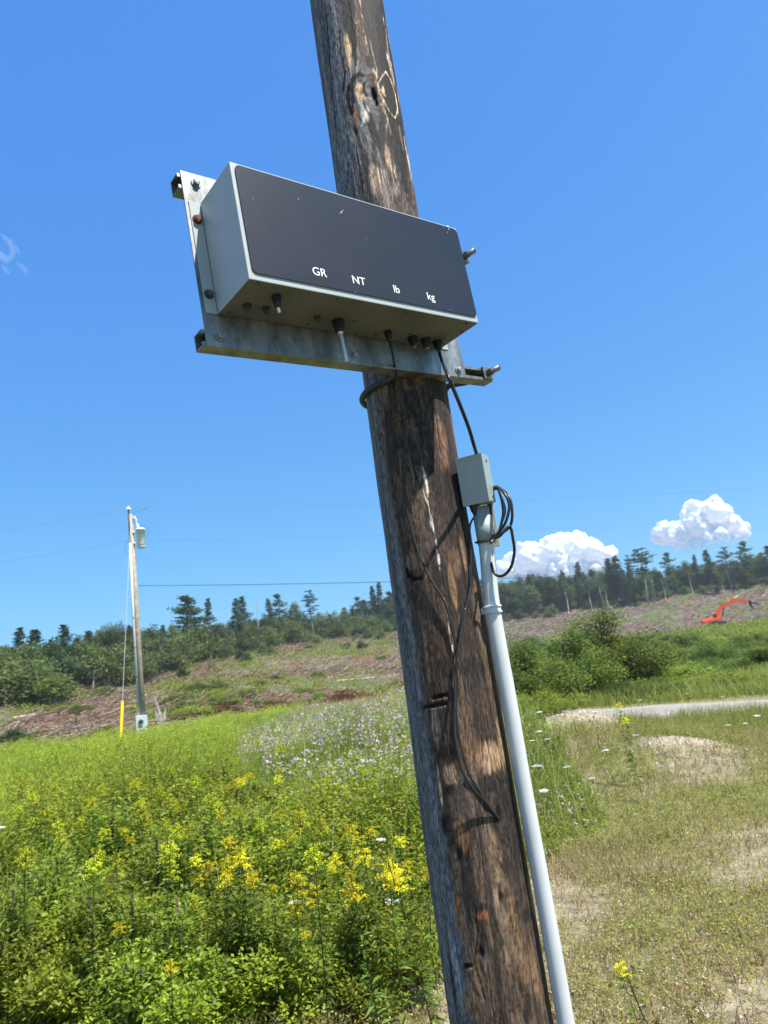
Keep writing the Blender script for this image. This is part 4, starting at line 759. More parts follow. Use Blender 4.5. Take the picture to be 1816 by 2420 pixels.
WHT = [(8, 1958, 1), (26, 1812, .8), (1262, 1815, 1), (1282, 1868, .8), (1505, 1740, .8), (1440, 1775, .8), (1305, 1748, .8), (1400, 1685, .8), (1280, 1683, .8), (1275, 1730, .7), (1255, 1752, .7), (1350, 1812, .8), (1400, 1838, .6), (1560, 1813, .6), (1715, 1715, .7), (1780, 1693, .8), (1755, 1712, .6), (345, 1985, .7), (582, 2010, .7), (505, 2062, .7), (708, 2140, .8), (918, 2133, .8), (888, 1988, .7), (415, 2022, .8), (372, 1735, .8), (398, 1738, .8), (288, 1742, .8), (1520, 1655, .7), (1620, 1640, .7), (1705, 1648, .7), (1405, 1685, .7), (780, 1690, .7)]
wu = white_umbel('x', 'x'); first = False
for i, (x, y, s) in enumerate(WHT):
    place(wu, first, GH(x, y, .62*s), s, None, 'flat white wild flower head '+('in the green field left of the pole' if x < 1000 else 'near the gravel mounds and road'), 'white wildflowers left of the pole' if x < 1000 else 'white wildflowers right of the pole'); first = True
def bare_weed():
    p = GH(1500, 2310, .45); t = empty('dry_stalk', p, 'dark thin leaning bare weed stalk in the lower right corner', 'weed'); c = Cards(); P0 = np.array([[.10, -.15, 0], [.05, -.07, .18], [0, 0, .34], [-.02, .03, .45]]); c.rods(P0[:-1], P0[1:], .0035, np.tile([[.07, .05, .02]], (3, 1))); c.build('stem', M_GRASS, t)
    c = Cards(); k = 20; pos = np.array([-.02, .03, .43])+RNG.normal(0, .02, (k, 3)); c.leaf(pos, rnd_dirs(k), .03, .008, np.tile([[.12, .16, .03]], (k, 1))); c.build('leaves', M_LEAF, t)
bare_weed()
#PART4
# ------------------------------------------------------------------ shrubs and trees
def crown_cards(cents, radii, nper, L, W, cA, cB, seed, flat=1., up=(-.5, 1)):
    rng = np.random.default_rng(seed); c = Cards(); cents = np.array(cents); radii = np.array(radii)
    for C_, R_, k in zip(cents, radii, np.broadcast_to(nper, len(cents))):
        k = int(k); d = rnd_dirs(k, -1, 1, rng); q = rng.random(k)**.45; pos = C_+d*q[:, None]*R_*np.array([1, 1, flat]); tone = rng.normal(0, .28)
        t = np.clip(.45+tone+rng.normal(0, .22, k), 0, 1); c.leaf(pos, unit(d*.6+rnd_dirs(k, *up, rng)), L*rng.uniform(.6, 1.3, k), W*rng.uniform(.6, 1.3, k), cmix(cA, cB, t), rng=rng)
    return c
def shrub_proto(seed, H=3., R=1.6, nb=34, leaf=.085, dens=300, cA=(.08, .12, .02), cB=(.27, .34, .06), white=0):
    rng = np.random.default_rng(seed); t = empty('shrub', (0, 0, 0), 'x', 'shrub'); s = Cards(); cents = []; rads = []
    for i in range(nb):
        a = rng.uniform(0, 6.28); f = rng.random()**.6; top = np.array([math.cos(a)*R*f*.9, math.sin(a)*R*f*.9, H*(1-.55*f**1.5)*rng.uniform(.45, .97)]); mid = top*np.array([.35, .35, .5]); s.rods(np.array([[0, 0, 0.], mid]), np.array([mid, top]), .008*H**.8, np.tile([[.10, .08, .06]], (2, 1)), .01)
        cents.append(top*np.array([1, 1, .92])); rads.append(R*rng.uniform(.20, .36)); cents.append(mid+(top-mid)*rng.uniform(.2, .7)); rads.append(R*rng.uniform(.2, .34))
    s.build('stems', M_STICK, t); c = crown_cards(cents, rads, dens, leaf, leaf*.55, cA, cB, seed, .8)
    c.build('foliage', M_LEAF, t); return t
def pine_proto(seed, H=17., bare=.45, R=2.6, cA=(.032, .062, .024), cB=(.095, .15, .055), dens=1., irregular=.35):
    rng = np.random.default_rng(seed); t = empty('pine_tree', (0, 0, 0), 'x', 'pine tree'); s = Cards(); c = Cards(); n = 8; z = np.linspace(0, H*.97, n); bx = .25*np.sin(z*.25+seed); P = np.stack([bx, .15*np.cos(z*.3), z], -1)
    rr = .22*(1-z/H)+.03
    for i in range(n-1): s.rods(P[i:i+1], P[i+1:i+2], rr[i], np.array([[.24, .20, .175]]), rr[i+1])
    zz = H*bare
    while zz < H*.99:
        f = (zz-H*bare)/(H*(1-bare)); Lb = R*(.55+.6*f if f < .35 else (1-f)**.7*1.15+.08)*rng.uniform(.6, 1.2); k = rng.integers(3, 6); a0 = rng.uniform(0, 6.28)
        for j in range(k):
            if rng.random() < irregular*.6: continue
            a = a0+j*6.28/k+rng.normal(0, .25); L = Lb*rng.uniform(1-irregular, 1.15); u = rng.uniform(.05, .28)+.25*f; B = np.array([np.interp(zz, z, bx), 0, zz]); E_ = B+np.array([math.cos(a)*L, math.sin(a)*L, L*u]); s.rods(B[None], E_[None], .045, np.array([[.12, .10, .09]]), .015)
            m = int((14+40*L/R)*dens*1.6); q = rng.uniform(.25, 1.08, m); pos = B+(E_-B)*q[:, None]+rng.normal(0, 1, (m, 3))*np.array([.30, .30, .12])*(.5+.6*L/R); tt = np.clip(.35+rng.normal(0, .25, m)+.15*rng.normal(), 0, 1)
            c.leaf(pos, unit(rnd_dirs(m, -.1, .8, rng)+np.array([math.cos(a), math.sin(a), 0])*.6), rng.uniform(.35, .7, m), rng.uniform(.16, .34, m), cmix(cA, cB, tt), droop=.05)
        zz += H*rng.uniform(.022, .042)*(1.35-.5*f)
    s.build('trunk', M_BARK, t); c.build('crown', M_NEEDLE, t); return t
def decid_proto(seed, H=15., bare=.12, R=3.9, trunkc=(.20, .17, .145), cA=(.045, .075, .022), cB=(.15, .205, .055), nb=40, leaf=.46, dens=62, tr=.16, name='leafy_tree', cat='tree'):
    rng = np.random.default_rng(seed); t = empty(name, (0, 0, 0), 'x', cat); s = Cards(); n = 7; z = np.linspace(0, H*.8, n); P = np.stack([.3*np.sin(z*.3+seed), .25*np.cos(z*.35+seed), z], -1); P[:, :2] -= P[0, :2]; rr = tr*(1-z/H*.9)
    for i in range(n-1): s.rods(P[i:i+1], P[i+1:i+2], rr[i], np.array([trunkc]), rr[i+1])
    cents = []; rads = []
    for i in range(nb):
        f = rng.random(); zb = H*(bare+(1-bare)*f*.85); a = rng.uniform(0, 6.28); prof = math.sin(math.pi*min(max((f*.85+.12), 0), 1))**.7; L = R*prof*rng.uniform(.45, 1.0)
        B = np.array([np.interp(zb*.8, z, P[:, 0]), np.interp(zb*.8, z, P[:, 1]), zb*.9]); E_ = np.array([B[0]+math.cos(a)*L, B[1]+math.sin(a)*L, zb+L*.25]); s.rods(B[None], E_[None], .05, np.array([trunkc]), .015); cents.append(E_); rads.append(R*rng.uniform(.22, .42)); 
        if L > R*.5: cents.append((B+E_)/2); rads.append(R*rng.uniform(.2, .34))
    cents.append(np.array([P[-1, 0], P[-1, 1], H*.93])); rads.append(R*.3); s.build('trunk', M_BARK, t); c = crown_cards(cents, rads, dens, leaf, leaf*.6, cA, cB, seed, .75); c.build('crown', M_TREE, t); return t
CAN = [(-200, 1530), (0, 1522), (60, 1530), (150, 1515), (230, 1492), (300, 1480), (380, 1482), (410, 1502), (470, 1480), (520, 1472), (600, 1455), (700, 1448), (760, 1452), (830, 1434), (900, 1412), (940, 1400), (1180, 1364), (1250, 1354), (1340, 1348), (1400, 1342), (1470, 1338), (1550, 1338), (1620, 1328), (1700, 1322), (1760, 1304), (1816, 1300), (2050, 1275)]
PINES = [pine_proto(1, 17, .38, 3.5, irregular=.5), pine_proto(2, 17, .30, 2.8, irregular=.45), pine_proto(3, 18, .55, 3.3, irregular=.6), pine_proto(4, 16, .20, 3.2, cA=(.032, .06, .026), cB=(.09, .14, .055))]
DECS = [decid_proto(11), decid_proto(12, 14, .1, 3.4, nb=42), decid_proto(13, 16, .2, 4.2, cA=(.04, .07, .022), cB=(.13, .18, .05), nb=40), decid_proto(14, 13, .15, 2.8, cA=(.08, .115, .035), cB=(.21, .26, .08), nb=36)]
BIRCH = [decid_proto(21, 14, .5, 1.7, (.62, .60, .56), (.05, .075, .03), (.10, .15, .05), 16, .40, 34, .17, 'birch_tree', 'birch tree'), decid_proto(22, 15, .62, 1.5, (.55, .53, .50), (.05, .075, .03), (.10, .15, .05), 10, .38, 26, .15, 'birch_tree', 'birch tree')]
PH = {id(p): h for p, h in zip(PINES+DECS+BIRCH, (17, 17, 18, 16, 15, 14, 16, 13, 14, 15))}; UU = {}
def tree_at(proto, px, topy, d, label, group=None, hmin=3, lean=0, wide=1.):
    v = at(px, topy, d); p = onground(v[0], v[1], -.1); h = max(v[2]-p[2], hmin); o = proto if id(proto) not in UU else copy_tree(proto); UU[id(proto)] = 1
    s = h/PH[id(proto)]; w = s*wide; o.location = p; o.scale = (w, w, s); o.rotation_euler = (random.uniform(-.03, .03), lean, random.uniform(0, 6.28)); o['label'] = label
    if group: o['group'] = group
    elif 'group' in o: del o['group']
    return o
def dl(px, f=0): return float(treeline(bear(px, 1550)))+f
SPEC = [(1, 47, 1485, 3, 'spreading dark pine at the far left end of the tree line', 1.2), (3, 84, 1487, 0, 'second tall pine from the left end of the tree line', 1.2), (3, 149, 1476, 2, 'peaked pine rising between the left pines and the domed crowns', 1.1), (0, 431, 1408, 1, 'broad left half of the pair of big pines right of the far pole', 1.5), (0, 447, 1414, 4, 'broad right half of the pair of big pines right of the far pole', 1.5),
        (1, 491, 1416, 6, 'slim pine between the paired big pines and the next two pines', .8), (1, 554, 1416, 2, 'left pine of the close pair in the middle of the left ridge', 1.0), (1, 572, 1411, 5, 'right and taller pine of the close pair on the left ridge', 1.1), (1, 634, 1416, 4, 'narrow pine just left of the dark triangular pine', .9), (0, 655, 1404, 2, 'dark pine left of the fuzzy pale tree on the ridge', 1.2),
        (2, 729, 1396, -6, 'lone umbrella shaped pine on a long bare trunk on the left ridge', 1.25), (0, 846, 1410, 4, 'bushy pine left of the two spindly pines near the front pole', 1.2), (1, 877, 1386, 3, 'spindly tiered pine close to the front pole', .85), (1, 895, 1376, 9, 'thin pale pine top beside the front pole', .75), (0, 917, 1398, 3, 'dense pine right against the edge of the front pole', 1.2),
        (1, 1365, 1330, 6, 'small peaked pine above the woods beside the left cloud', .9), (3, 1433, 1320, 4, 'blunt pine left of the tall pines above the birches', 1.0), (1, 1454, 1314, 1, 'pointed dense pine above the right birch trunks', 1.25), (2, 1481, 1312, 6, 'skinny pine top just left of the biggest pine on the right', .7), (2, 1508, 1297, -7, 'biggest pine on the right with a pale leaning bare trunk', 1.9),
        (0, 1573, 1306, 6, 'tufted pine top between the biggest pine and the far right pines', 1.2), (1, 1640, 1312, 4, 'thin spire pine in the right woods', .8), (1, 1668, 1301, 0, 'layered pine left of the leaning pine at the right', 1.2), (2, 1708, 1294, -8, 'layered pine on a long bare trunk above the orange excavator', 1.4), (0, 1752, 1280, 3, 'flat topped pine near the right end of the woods', 1.3), (3, 1812, 1290, 2, 'dense dark pine at the right end of the woods', 1.5)]
for k, px, ty, dd, lab, w in SPEC: tree_at(PINES[k], px, ty, dl(px, dd), lab, None, wide=w)
for px, ty, k, lab in [(256, 1470, 2, 'round domed tree just left of the far utility pole'), (283, 1467, 2, 'tallest domed crown immediately beside the far utility pole'), (368, 1470, 1, 'pointed leafy tree right of the far utility pole'), (404, 1472, 3, 'pale feathery tree left of the paired big pines'), (690, 1420, 3, 'fuzzy pale green tree between two pines on the ridge'), (1618, 1322, 2, 'open crowned leafy tree with pale forked trunk on the right')]:
    tree_at(DECS[k], px, ty, dl(px, 3), lab, None, wide=1.15)
for px, ty, by, lab in [(1387, 1372, 0, 'leftmost white birch trunk at the edge of the right woods'), (1413, 1360, 0, 'white forked birch trunk in the middle of the right woods edge'), (1427, 1374, 0, 'short white broken birch trunk next to the forked birch'), (1626, 1345, 0, 'white birch trunk under the open crowned tree at right'), (1330, 1370, 0, 'grey birch trunk leaning left of the white birches'), (1560, 1350, 0, 'thin grey birch between the biggest pine and the open crowned tree'), (1700, 1350, 1, 'thin grey birch left of the trunk above the excavator'),
                        (556, 1470, 1, 'white birch with crooked trunk in front of the close pair of pines'), (603, 1470, 1, 'white birch trunk leaning right of the close pair of pines'), (543, 1480, 1, 'short white birch trunk at the foot of the left ridge woods'), (464, 1478, 0, 'thin birch in front of the paired big pines'), (720, 1450, 1, 'pale birch trunk just left of the lone umbrella pine'), (772, 1455, 1, 'pale birch trunk just right of the lone umbrella pine'), (377, 1490, 0, 'pale birch trunk right of the far utility pole')]:
    tree_at(BIRCH[random.randint(0, 1)], px, ty, dl(px, -4), lab, None, lean=.04)
# dead snag
def snag(px, ty, d, label):
    v = at(px, ty, d); p = onground(v[0], v[1]); h = v[2]-p[2]; c = Cards(); c.rods(np.array([[0, 0, 0.]]), np.array([[.3, 0, h]]), .14, np.array([[.30, .28, .26]]), .03)
    for i in range(9): z = h*random.uniform(.5, .97); a = random.uniform(0, 6.28); c.rods(np.array([[.3*z/h, 0, z]]), np.array([[.3*z/h+math.cos(a)*.9, math.sin(a)*.9, z+.3]]), .03, np.array([[.28, .26, .24]]))
    o = c.build('dead_tree', M_BARK); o.location = p; tag(o, label, 'dead tree')
snag(603, 1410, dl(603, 2), 'thin bare dead tree between the pines on the left ridge'); snag(218, 1585, dl(218, -8), 'small bare dead tree at the edge of the slash left of the far pole'); snag(1538, 1370, dl(1538, -3), 'short bare dead tree standing at the edge of the right woods')
# the rest of the woods
def canopy(px): return float(np.interp(px, [c[0] for c in CAN], [c[1] for c in CAN]))
for row, (off, step, low) in enumerate([(1, 22, 14), (6, 22, 6), (12, 24, 2), (20, 28, 0)]):
    px = -120+row*9
    while px < 1960:
        if not (945 < px < 1095):
            left = px < 950; ty = canopy(px)+low-(9 if left else 2)+random.uniform(0, 18)
            pr = random.choice(DECS if random.random() < .68 else PINES[:2]+[PINES[3]]); side = 'left' if left else 'right'
            tree_at(pr, px+random.uniform(-6, 6), ty, dl(px, off+random.uniform(-1.5, 3)), ('dark green woodland tree in the tree line on the %s of the front pole' % side), 'woodland trees on the %s' % side, wide=random.uniform(1.0, 1.3))
        px += step*random.uniform(.8, 1.2)*(1 if px < 950 else .82)
# young trees and undergrowth along the foot of the woods
SH = [shrub_proto(31), shrub_proto(32, 2.6, 1.8, 24, .075, 240, (.07, .11, .02), (.22, .30, .05)), shrub_proto(33, 2.0, 1.5, 20, .09, 160, (.13, .18, .02), (.34, .42, .05))]
FARS = [shrub_proto(41, 2.4, 1.7, 18, .22, 75, (.07, .10, .025), (.21, .26, .06)), shrub_proto(42, 3.2, 1.5, 18, .22, 75, (.05, .08, .025), (.15, .20, .055)), shrub_proto(43, 1.6, 1.6, 14, .18, 70, (.14, .18, .025), (.34, .40, .055))]
for p in FARS: p.name = 'young_tree'; p['category'] = 'young tree'
SU = {}
def shrub(proto, p, sx, sz, label, group=None):
    o = proto if id(proto) not in SU else copy_tree(proto); SU[id(proto)] = 1; o.location = (p[0], p[1], p[2]-.05); o.scale = (sx, sx, sz); o.rotation_euler = (0, 0, random.uniform(0, 6.28)); o['label'] = label
    if group: o['group'] = group
    elif 'group' in o: del o['group']
    return o
px = -60
while px < 1900:
    if not (945 < px < 1090):
        d = dl(px, random.uniform(-7, 0)); p = at(px, 1500, d); s = random.uniform(.8, 1.9)*(1.5 if px < 950 else .9); shrub(FARS[random.randint(0, 1)], onground(p[0], p[1]), s, s*1.1, 'young green tree at the foot of the woods on the %s' % ('left' if px < 950 else 'right'), 'young trees at the foot of the %s woods' % ('left' if px < 950 else 'right'))
    px += random.uniform(14, 26) if px < 950 else random.uniform(26, 50)
for i in range(34):
    px = random.uniform(400, 940); d = dl(px)-random.uniform(6, 48)*random.random(); p = at(px, 1500, d); s = random.uniform(.5, 1.3); shrub(FARS[random.randint(0, 1)], onground(p[0], p[1]), s, s*1.05, 'young green tree standing on the cleared slope below the left woods', 'young trees on the cleared left slope')
# named shrubs on the right of the pole
for (px, ty, d, sx, k, lab) in [(1400, 1425, 27, 1.35, 0, 'largest leafy shrub on the right with a tall middle shoot'), (1335, 1470, 25, 1.0, 0, 'leafy shrub forming the left shoulder of the largest shrub'), (1450, 1488, 28, 1.2, 1, 'dark leafy shrub forming the right shoulder of the largest shrub'), (1215, 1500, 23, 1.15, 0, 'pale leafy shrub right beside the white conduit'), (1262, 1590, 21, .7, 2, 'low bright green shrub beside the conduit in front of the pale shrub'), (1540, 1545, 27, 1.2, 2, 'wide bright green shrub right of the largest shrub'), (1620, 1560, 30, .9, 1, 'mid green shrub behind the bend of the gravel road'), (1705, 1540, 33, 1.0, 1, 'small dark shrub with open stems under the excavator'), (1800, 1520, 30, 1.2, 0, 'leafy shrub cut by the right edge of the picture'), (1640, 1620, 25, .8, 2, 'low green bush at the far edge of the gravel road'), (1750, 1600, 24, .8, 2, 'low bush nearest the road at the right'), (1490, 1600, 23.5, .9, 1, 'low dark bush beside the road under the largest shrub')]:
    v = at(px, ty, d); p = onground(v[0], v[1]); h = max(v[2]-p[2], .7); shrub(SH[k], p, sx*1.15, h/(3., 2.6, 2.)[k], lab)
n = 0
while n < 120:   # belt of scrub between the road and the cleared slope
    px = random.uniform(1180, 1960); d = math.exp(random.uniform(math.log(34), math.log(165))); v = at(px, 1500, d); p = onground(v[0], v[1]); near = d < 70; cap = at(px, float(np.interp(px, [1180, 1300, 1560, 1650, 1960], [1498, 1500, 1492, 1494, 1484])), d)[2]-p[2]
    if cap < .5: continue
    s = random.uniform(.6, 1.15)*(1+.35*(d > 90)); pr_ = random.choice(SH if near else FARS); hp = {0: 3., 1: 2.6, 2: 2.}[SH.index(pr_)] if near else {0: 2.4, 1: 3.2, 2: 1.6}[FARS.index(pr_)]; shrub(pr_, p, s*(1.1 if near else 1.3), min(s*(.62 if near else .8), cap/hp), 'green bush in the %s part of the scrub belt below the cleared slope' % ('near' if near else 'far'), '%s bushes of the scrub belt' % ('near' if near else 'far')); n += 1
# green patches on the left slope
for i in range(78):
    px = random.uniform(-60, 935); u = random.random(); D_ = dl(px)
    if i < 50: px = random.uniform(330, 940); d = random.uniform(60, 88)+(940-px)*-.012
    else: d = 50+(D_-60)*u
    v = at(px, 1500, d); p = onground(v[0], v[1]); s = random.uniform(.4, .8); shrub(FARS[2] if random.random() < .7 else FARS[0], p, s*1.3, s*.75, 'small green bush on the cleared slope left of the front pole', 'bushes on the cleared left slope')
CL = shrub_proto(61, 1.0, .55, 30, .042, 190, (.15, .20, .025), (.46, .51, .05)); CL.name = 'leafy_bush'; CL['category'] = 'bush'
for x, y, sx, sz in [(560, 2070, .75, .72), (430, 2110, .8, .75), (300, 2100, .8, .75), (655, 2120, .7, .62), (210, 2090, .8, .75), (850, 2090, .6, .6), (360, 1975, 1.0, .85), (150, 2010, .9, .85), (50, 2080, .8, .8), (905, 2020, .7, .7), (470, 1930, 1.1, .8), (250, 1900, 1.1, .8), (90, 1890, 1.1, .8), (620, 1900, 1.0, .75), (400, 1830, 1.2, .75), (180, 1820, 1.2, .75), (540, 1800, 1.2, .7)]:
    shrub(CL, GH(x, y, .9*sz), sx, sz, 'rounded bright leafy bush in the near half of the left meadow' if y > 2000 else 'rounded leafy bush in the far half of the left meadow', 'leafy bushes in the near meadow' if y > 2000 else 'leafy bushes in the far meadow')
v = at(40, 1545, 85); p = onground(v[0], v[1]); shrub(FARS[0], p, 3.0, (v[2]-p[2])/2.4, 'big rounded pale green bush at the left edge below the woods'); v = at(118, 1590, 84); p = onground(v[0], v[1]); shrub(FARS[0], p, 1.8, (v[2]-p[2])/2.4, 'smaller rounded bush beside the big bush at the left edge')
v = at(45, 1735, 50); p = onground(v[0], v[1]); shrub(FARS[1], p, 1.0, .45, 'low dark green bush at the left edge where the field meets the slash')

# ------------------------------------------------------------------ cleared slope: slash, logs, stumps
GREENB = [[(330, 1650), (390, 1612), (560, 1612), (760, 1600), (870, 1590), (940, 1600), (940, 1650), (860, 1655), (760, 1640), (600, 1650), (470, 1655)], [(470, 1600), (540, 1560), (700, 1545), (850, 1530), (940, 1520), (940, 1560), (760, 1580), (620, 1600)], [(0, 1665), (120, 1655), (160, 1680), (60, 1700), (0, 1700)]]
def slash():
    c = Cards(); n = 110000; P, PX, PY, r = scatter(n, 40, 245, pw_=.4); t = P[:, 0]/P[:, 1]; lim = treeline(t); lo = np.where(t < .03, 43, 105+0*t); lo = np.where(t > .3, 165, lo)
    n2 = fbm(P[:, 0]*.25+50, P[:, 1]*.25+50, 31, 4); k = (r < lim) & (r > lo) & OVER(PX, PY) & (RNG.random(n) < 1-.8*sstep(.55, .65, n2)); gb = sum(inpoly(PX, PY, q) for q in GREENB) > 0; k &= ~gb | (RNG.random(n) < .25); P = P[k]; r = r[k]; m = len(P); a = RNG.normal(0, .9, m); rt = (t[k] > .1); L = RNG.uniform(.4, 2.4, m)*(.5+.5*np.clip(r/100, 0, 1.2))*np.where(rt, .6, .8); D = np.stack([np.cos(a), np.sin(a), RNG.normal(.05, .22, m)], -1)
    A_ = P+np.array([0, 0, 1.])*RNG.uniform(0, .30, m)[:, None]; C = cmix((.19, .16, .13), (.48, .44, .39), RNG.random(m)**1.6); red = (fbm(P[:, 0]*.35+3, P[:, 1]*.35+3, 301, 3) > .55)[:, None] & (RNG.random(m) < .45*(t[k] < .1))[:, None]; C = np.where(red, np.array([.22, .10, .065]), C)*np.where(rt[:, None], np.array([.70, .64, .60]), np.array([.70, .58, .52]))
    c.rods(A_, A_+D*L[:, None], RNG.uniform(.012, .035, m)*(1+r/150), C); tag(c.build('slash_debris', M_STICK), kind='stuff', label='grey and brown branches and logging slash covering the cleared slope', cat='logging slash')
    g = Cards(); n = 90000; P, PX, PY, r = scatter(n, 40, 245, pw_=.8); gb = sum(inpoly(PX, PY, q) for q in GREENB) > 0; t = P[:, 0]/P[:, 1]; n2 = fbm(P[:, 0]*.25+50, P[:, 1]*.25+50, 31, 4); k = (r < treeline(t)) & OVER(PX, PY) & (gb | (n2 > np.where(t < 0, np.where((r < 78) & (t < -.1), .62, .55), .52)) | (RNG.random(len(P)) < .05) | ((t > .1) & (r < 150))) & ~((t > .1) & (r > 165) & (RNG.random(len(P)) < .9)); P = P[k]; r = r[k]; m = len(P)
    for j in range(2): g.leaf(P+np.stack([RNG.normal(0, .2, m), RNG.normal(0, .2, m), RNG.uniform(.05, .6, m)], -1), rnd_dirs(m, .1, 1), RNG.uniform(.15, .4, m)*(.6+r/130), RNG.uniform(.06, .14, m)*(.6+r/130), cmix((.13, .18, .02), (.38, .44, .05), RNG.random(m)))
    tag(g.build('regrowth', M_LEAF), kind='stuff', label='bright green regrowth in patches on the cleared slope', cat='undergrowth')
    # verge between field and scrub on the right
    g = Cards(); P, PX, PY, r = scatter(70000, 16.5, 60, .03, .72, pw_=1.1); k = OVER(PX, PY) & (PY < np.interp(PX, [1200, 1500, 1816, 2200], [1694, 1670, 1646, 1615])); P = P[k]; r = r[k]; m = len(P); D = np.stack([RNG.normal(.1, .25, m), RNG.normal(0, .25, m), np.ones(m)], -1)
    g.blade(P, D, RNG.uniform(.15, .55, m), .016*(r/22), RNG.normal(0, .4, m), cmix((.18, .24, .03), (.42, .40, .13), np.clip(RNG.normal(.35, .3, m), 0, 1))); tag(g.build('verge_grass', M_GRASS), kind='stuff', label='rough green grass between the gravel road and the scrub', cat='grass')
slash()
def log(px0, py0, px1, py1, r, label, col=(.42, .38, .34), lift=.1):
    a = G(px0, py0, 20); b = G(px1, py1, 20); a[2] += lift; b[2] += lift; c = Cards(); o0 = a.copy(); k = 6; pts = np.array([a+(b-a)*i/k+np.array([0, 0, random.uniform(-.03, .03)])-o0 for i in range(k+1)])
    for i in range(k): c.rods(pts[i:i+1], pts[i+1:i+2], r*(1-.08*i), np.array([col]), r*(1-.08*(i+1)))
    for i in range(3): q = pts[random.randint(1, k-1)]; c.rods(q[None], (q+np.array([random.uniform(-.5, .5), 0, random.uniform(.2, .6)]))[None], r*.4, np.array([col]))
    o = c.build('fallen_log', M_STICK); o.location = o0; tag(o, label, 'log')
for a in [(770, 1604, 905, 1584, .09, 'upper long pale log lying right beside the front pole on the left slope'), (790, 1612, 950, 1596, .10, 'lower long pale log touching the front pole on the left slope'), (772, 1668, 838, 1664, .12, 'short pale log in front of the red brown brush pile'), (670, 1692, 740, 1688, .12, 'grey log at the top edge of the field below the brush'), (330, 1650, 385, 1632, .07, 'bent grey log just right of the far utility pole'), (545, 1650, 600, 1648, .10, 'grey log in the middle of the left slash'), (30, 1700, 130, 1682, .08, 'long thin grey log left of the yellow guy guard'), (145, 1660, 215, 1645, .08, 'weathered log high in the slash left of the far pole'), (1345, 1425, 1372, 1440, .14, 'diagonal fallen trunk at the foot of the right woods'), (1728, 1420, 1760, 1398, .12, 'long pale stick on the slope above the excavator'), (1800, 1412, 1816, 1402, .14, 'white broken log on the slope at the right edge')]: log(*a)
def brush_pile(px, py, w, h, label):
    p = G(px, py, 20); rng = np.random.default_rng(int(px)); k = 900; a = rng.uniform(0, 6.28, k); f = np.sqrt(rng.random(k)); z = h*(1-f**2)*rng.uniform(.1, 1, k); P = np.stack([np.cos(a)*f*w, np.sin(a)*f*w*.6, z], -1); c = Cards(); C = cmix((.12, .045, .025), (.30, .13, .07), rng.random(k)); c.rods(P, P+rnd_dirs(k, -.2, .7, rng)*rng.uniform(.2, .8, k)[:, None], .018, C)
    c.leaf(P, rnd_dirs(k, -.4, .6, rng), .22, .09, C*.9); o = c.build('brush_pile', M_LEAF); o.location = p; tag(o, label, 'brush pile')
brush_pile(820, 1668, 1.7, 1.0, 'red brown pile of dead brush beside the front pole'); brush_pile(655, 1688, 1.6, .9, 'rust brown dead brush left of the red brown pile'); brush_pile(650, 1615, 1.2, .9, 'small dark red dead bush higher on the left slope'); brush_pile(520, 1690, 1.8, .6, 'dull brown dead brush in the middle of the left slash'); brush_pile(250, 1752, 2.2, .5, 'red brown dead brush around the foot of the yellow guard')
def stump():
    p = G(382, 1712, 20); c = Cards(); rng = np.random.default_rng(3)
    for i in range(14): a = rng.uniform(0, 6.28); q = np.array([[math.cos(a)*.18, math.sin(a)*.18, 0.]]); c.rods(q, q+np.array([[math.cos(a)*.15, math.sin(a)*.1, rng.uniform(.5, 1.0)]]), .10, np.array([[.42, .38, .35]]), .04)
    c.rods(np.array([[0, 0, .6]]), np.array([[-.35, 0, 1.9]]), .07, np.array([[.40, .37, .33]]), .03); o = c.build('tree_stump', M_STICK); o.location = p; tag(o, 'splintered grey stump with one leaning shoot right of the far pole', 'stump')
stump()
